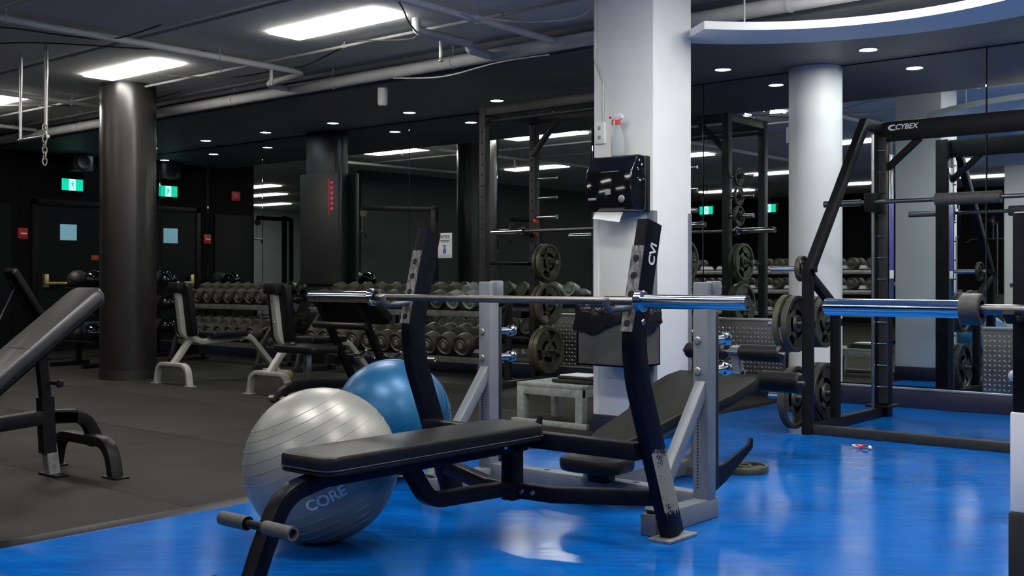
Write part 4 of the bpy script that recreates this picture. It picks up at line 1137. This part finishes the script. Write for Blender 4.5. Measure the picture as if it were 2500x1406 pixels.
# notice sign on the mirror
t = thing('notice_sign', 'white notice with blue spray bottle drawing on the mirror', 'sign', (-8.14, YW-.0085, 1.22))
MB().b2((-.10, -.004, 0), (.10, -.0002, .265), .001).build('sheet', 'paper_white', t)
text_obj('heading', 'NOTICE', .045, (0, -.0045, .222), (1, 0, 0), (0, 0, 1), 'ink_dark', t, sx=.85, depth=.0005)
m = MB()
for z, w_ in ((.185, .07), (.170, .06)): m.b2((-w_, -.0052, z-.004), (w_, -.0042, z+.004))
m.b2((-.08, -.0052, .018), (.08, -.0042, .022)); m.build('text_line', 'ink_dark', t)
m = MB(); m.prism([(-.025, .045), (.02, .045), (.02, .085), (.008, .105), (.008, .12), (-.012, .12), (-.012, .105), (-.025, .085)], (0, -.0048, 0), (1, 0, 0), (0, 0, 1), (0, 1, 0), .001)
m.build('bottle_drawing', 'ink_blue', t)
MB().prism([(-.022, .122), (.012, .122), (.02, .135), (-.03, .138)], (0, -.0048, 0), (1, 0, 0), (0, 0, 1), (0, 1, 0), .001).build('nozzle_drawing', 'ink_dark', t)

# medicine balls on stands near the left wall
def ball_stand(label, loc, blabels, rz=0):
    t = thing('ball_stand', label, 'rack', loc, rz)
    for s in (-1, 1):
        MB().beam([(s*.28, .12, 0), (s*.28, .12, 1.0)], .05, .05, (1, 0, 0)).build('post', 'black_frame', t)
        MB().b2((s*.28-.025, -.25, 0), (s*.28+.025, .25, .05), .004).build('foot', 'black_frame', t)
    for z in (.28, .58, .88):
        for y in (-.09, .09): MB().cyl((-.28, y, z), (.28, y, z), .014, 10).build('shelf_tube', 'black_frame', t)
        for s in (-1, 1): MB().b2((s*.28-.02, -.11, z-.02), (s*.28+.02, .13, z+.02)).build('shelf_arm', 'black_frame', t)
    i = 0
    for z in (.28, .58, .88):
        for x in (-.14, .14):
            r = .115; zz = loc[2]+z+math.sqrt((r+.014)**2-.09**2)
            wx = loc[0]+x*math.cos(rz); wy = loc[1]+x*math.sin(rz)
            b = thing('medicine_ball', '%s medicine ball on the %s shelf of %s' % (['left', 'right'][x > 0], {.28: 'bottom', .58: 'middle', .88: 'top'}[z], blabels), 'medicine ball', (wx, wy, zz-r), 0, 'black medicine balls')
            MB().sphere((0, 0, r), r, 24, 16).build('shell', 'gloss_black' if i % 2 else 'rubber_black', b)
            MB().lathe([(r+.0005, -.006), (r+.002, 0), (r+.0005, .006)], (0, 0, r), (.3, .2, 1), 32).build('seam_band', 'black_frame', b)
            i += 1
ball_stand('black ball stand at the left end of the dumbbell racks', (-12.75, 8.05, FZ), 'the ball stand by the mirror')
ball_stand('black ball stand left of the black round pillar', (-11.75, 6.45, FZ), 'the ball stand behind the incline bench', .15)

# ------------------------------------------------------------------ things only the mirror shows
def cable_tower(loc, rz, label, arm=.6):
    t = thing('cable_machine', label, 'exercise machine', loc, rz)
    for s in (-1, 1):
        MB().b2((s*.32-.04, -.04, 0), (s*.32+.04, .04, 2.15), .005).build('post', 'black_frame', t)
        MB().b2((s*.32-.04, -.55, 0), (s*.32+.04, .35, .06), .005).build('foot', 'black_frame', t)
    MB().b2((-.36, -.04, 2.09), (.36, .04, 2.17), .005).build('top_beam', 'black_frame', t)
    MB().beam([(0, 0, 2.13), (0, -arm, 2.16)], .06, .08, (1, 0, 0)).build('pulley_arm', 'black_frame', t)
    MB().lathe([(0, -.015), (.06, -.015), (.05, 0), (.06, .015), (0, .015)], (0, -arm+.02, 2.07), (1, 0, 0), 20).build('pulley', 'grip_rubber', t)
    MB().cyl((0, -arm, 1.75), (0, -arm, 2.06), .004, 6).build('cable', 'satin_steel', t)
    MB().tube([(-.5, -arm, 1.68), (-.4, -arm, 1.75), (.4, -arm, 1.75), (.5, -arm, 1.68)], .014, 10).build('pull_bar', 'satin_steel', t)
    for s in (-1, 1): MB().cyl((s*.1, 0, .06), (s*.1, 0, 2.1), .012, 10).build('guide_rod', 'satin_steel', t)
    for k in range(14): MB().b2((-.16, -.07, .1+k*.042), (.16, .07, .138+k*.042), .003).build('weight_block', 'grip_rubber', t)
    MB().prism(rrect(.3, .36, .05, 3), (0, -.62, .45), (1, 0, 0), (0, 1, 0), (0, 0, 1), .07, .015).build('seat', 'black_vinyl', t)
    MB().b2((-.03, -.65, .0), (.03, -.59, .42), .003).build('seat_post', 'black_frame', t)
cable_tower((-17.0, 3.62, FZ), -2.27, 'black cable machine silhouetted in the bright annex, in mirror')
cable_tower((-12.75, 3.95, FZ), -2.27, 'dark cable machine left of the notice sign, in mirror', 1.2)
cable_tower((-13.6, .1, FZ), -2.27, 'dark cable machine far back in mirror behind the rack bar')
cable_tower((-6.6, -5.6, FZ), PI, 'dark cable machine far back in mirror right of the white pillar')
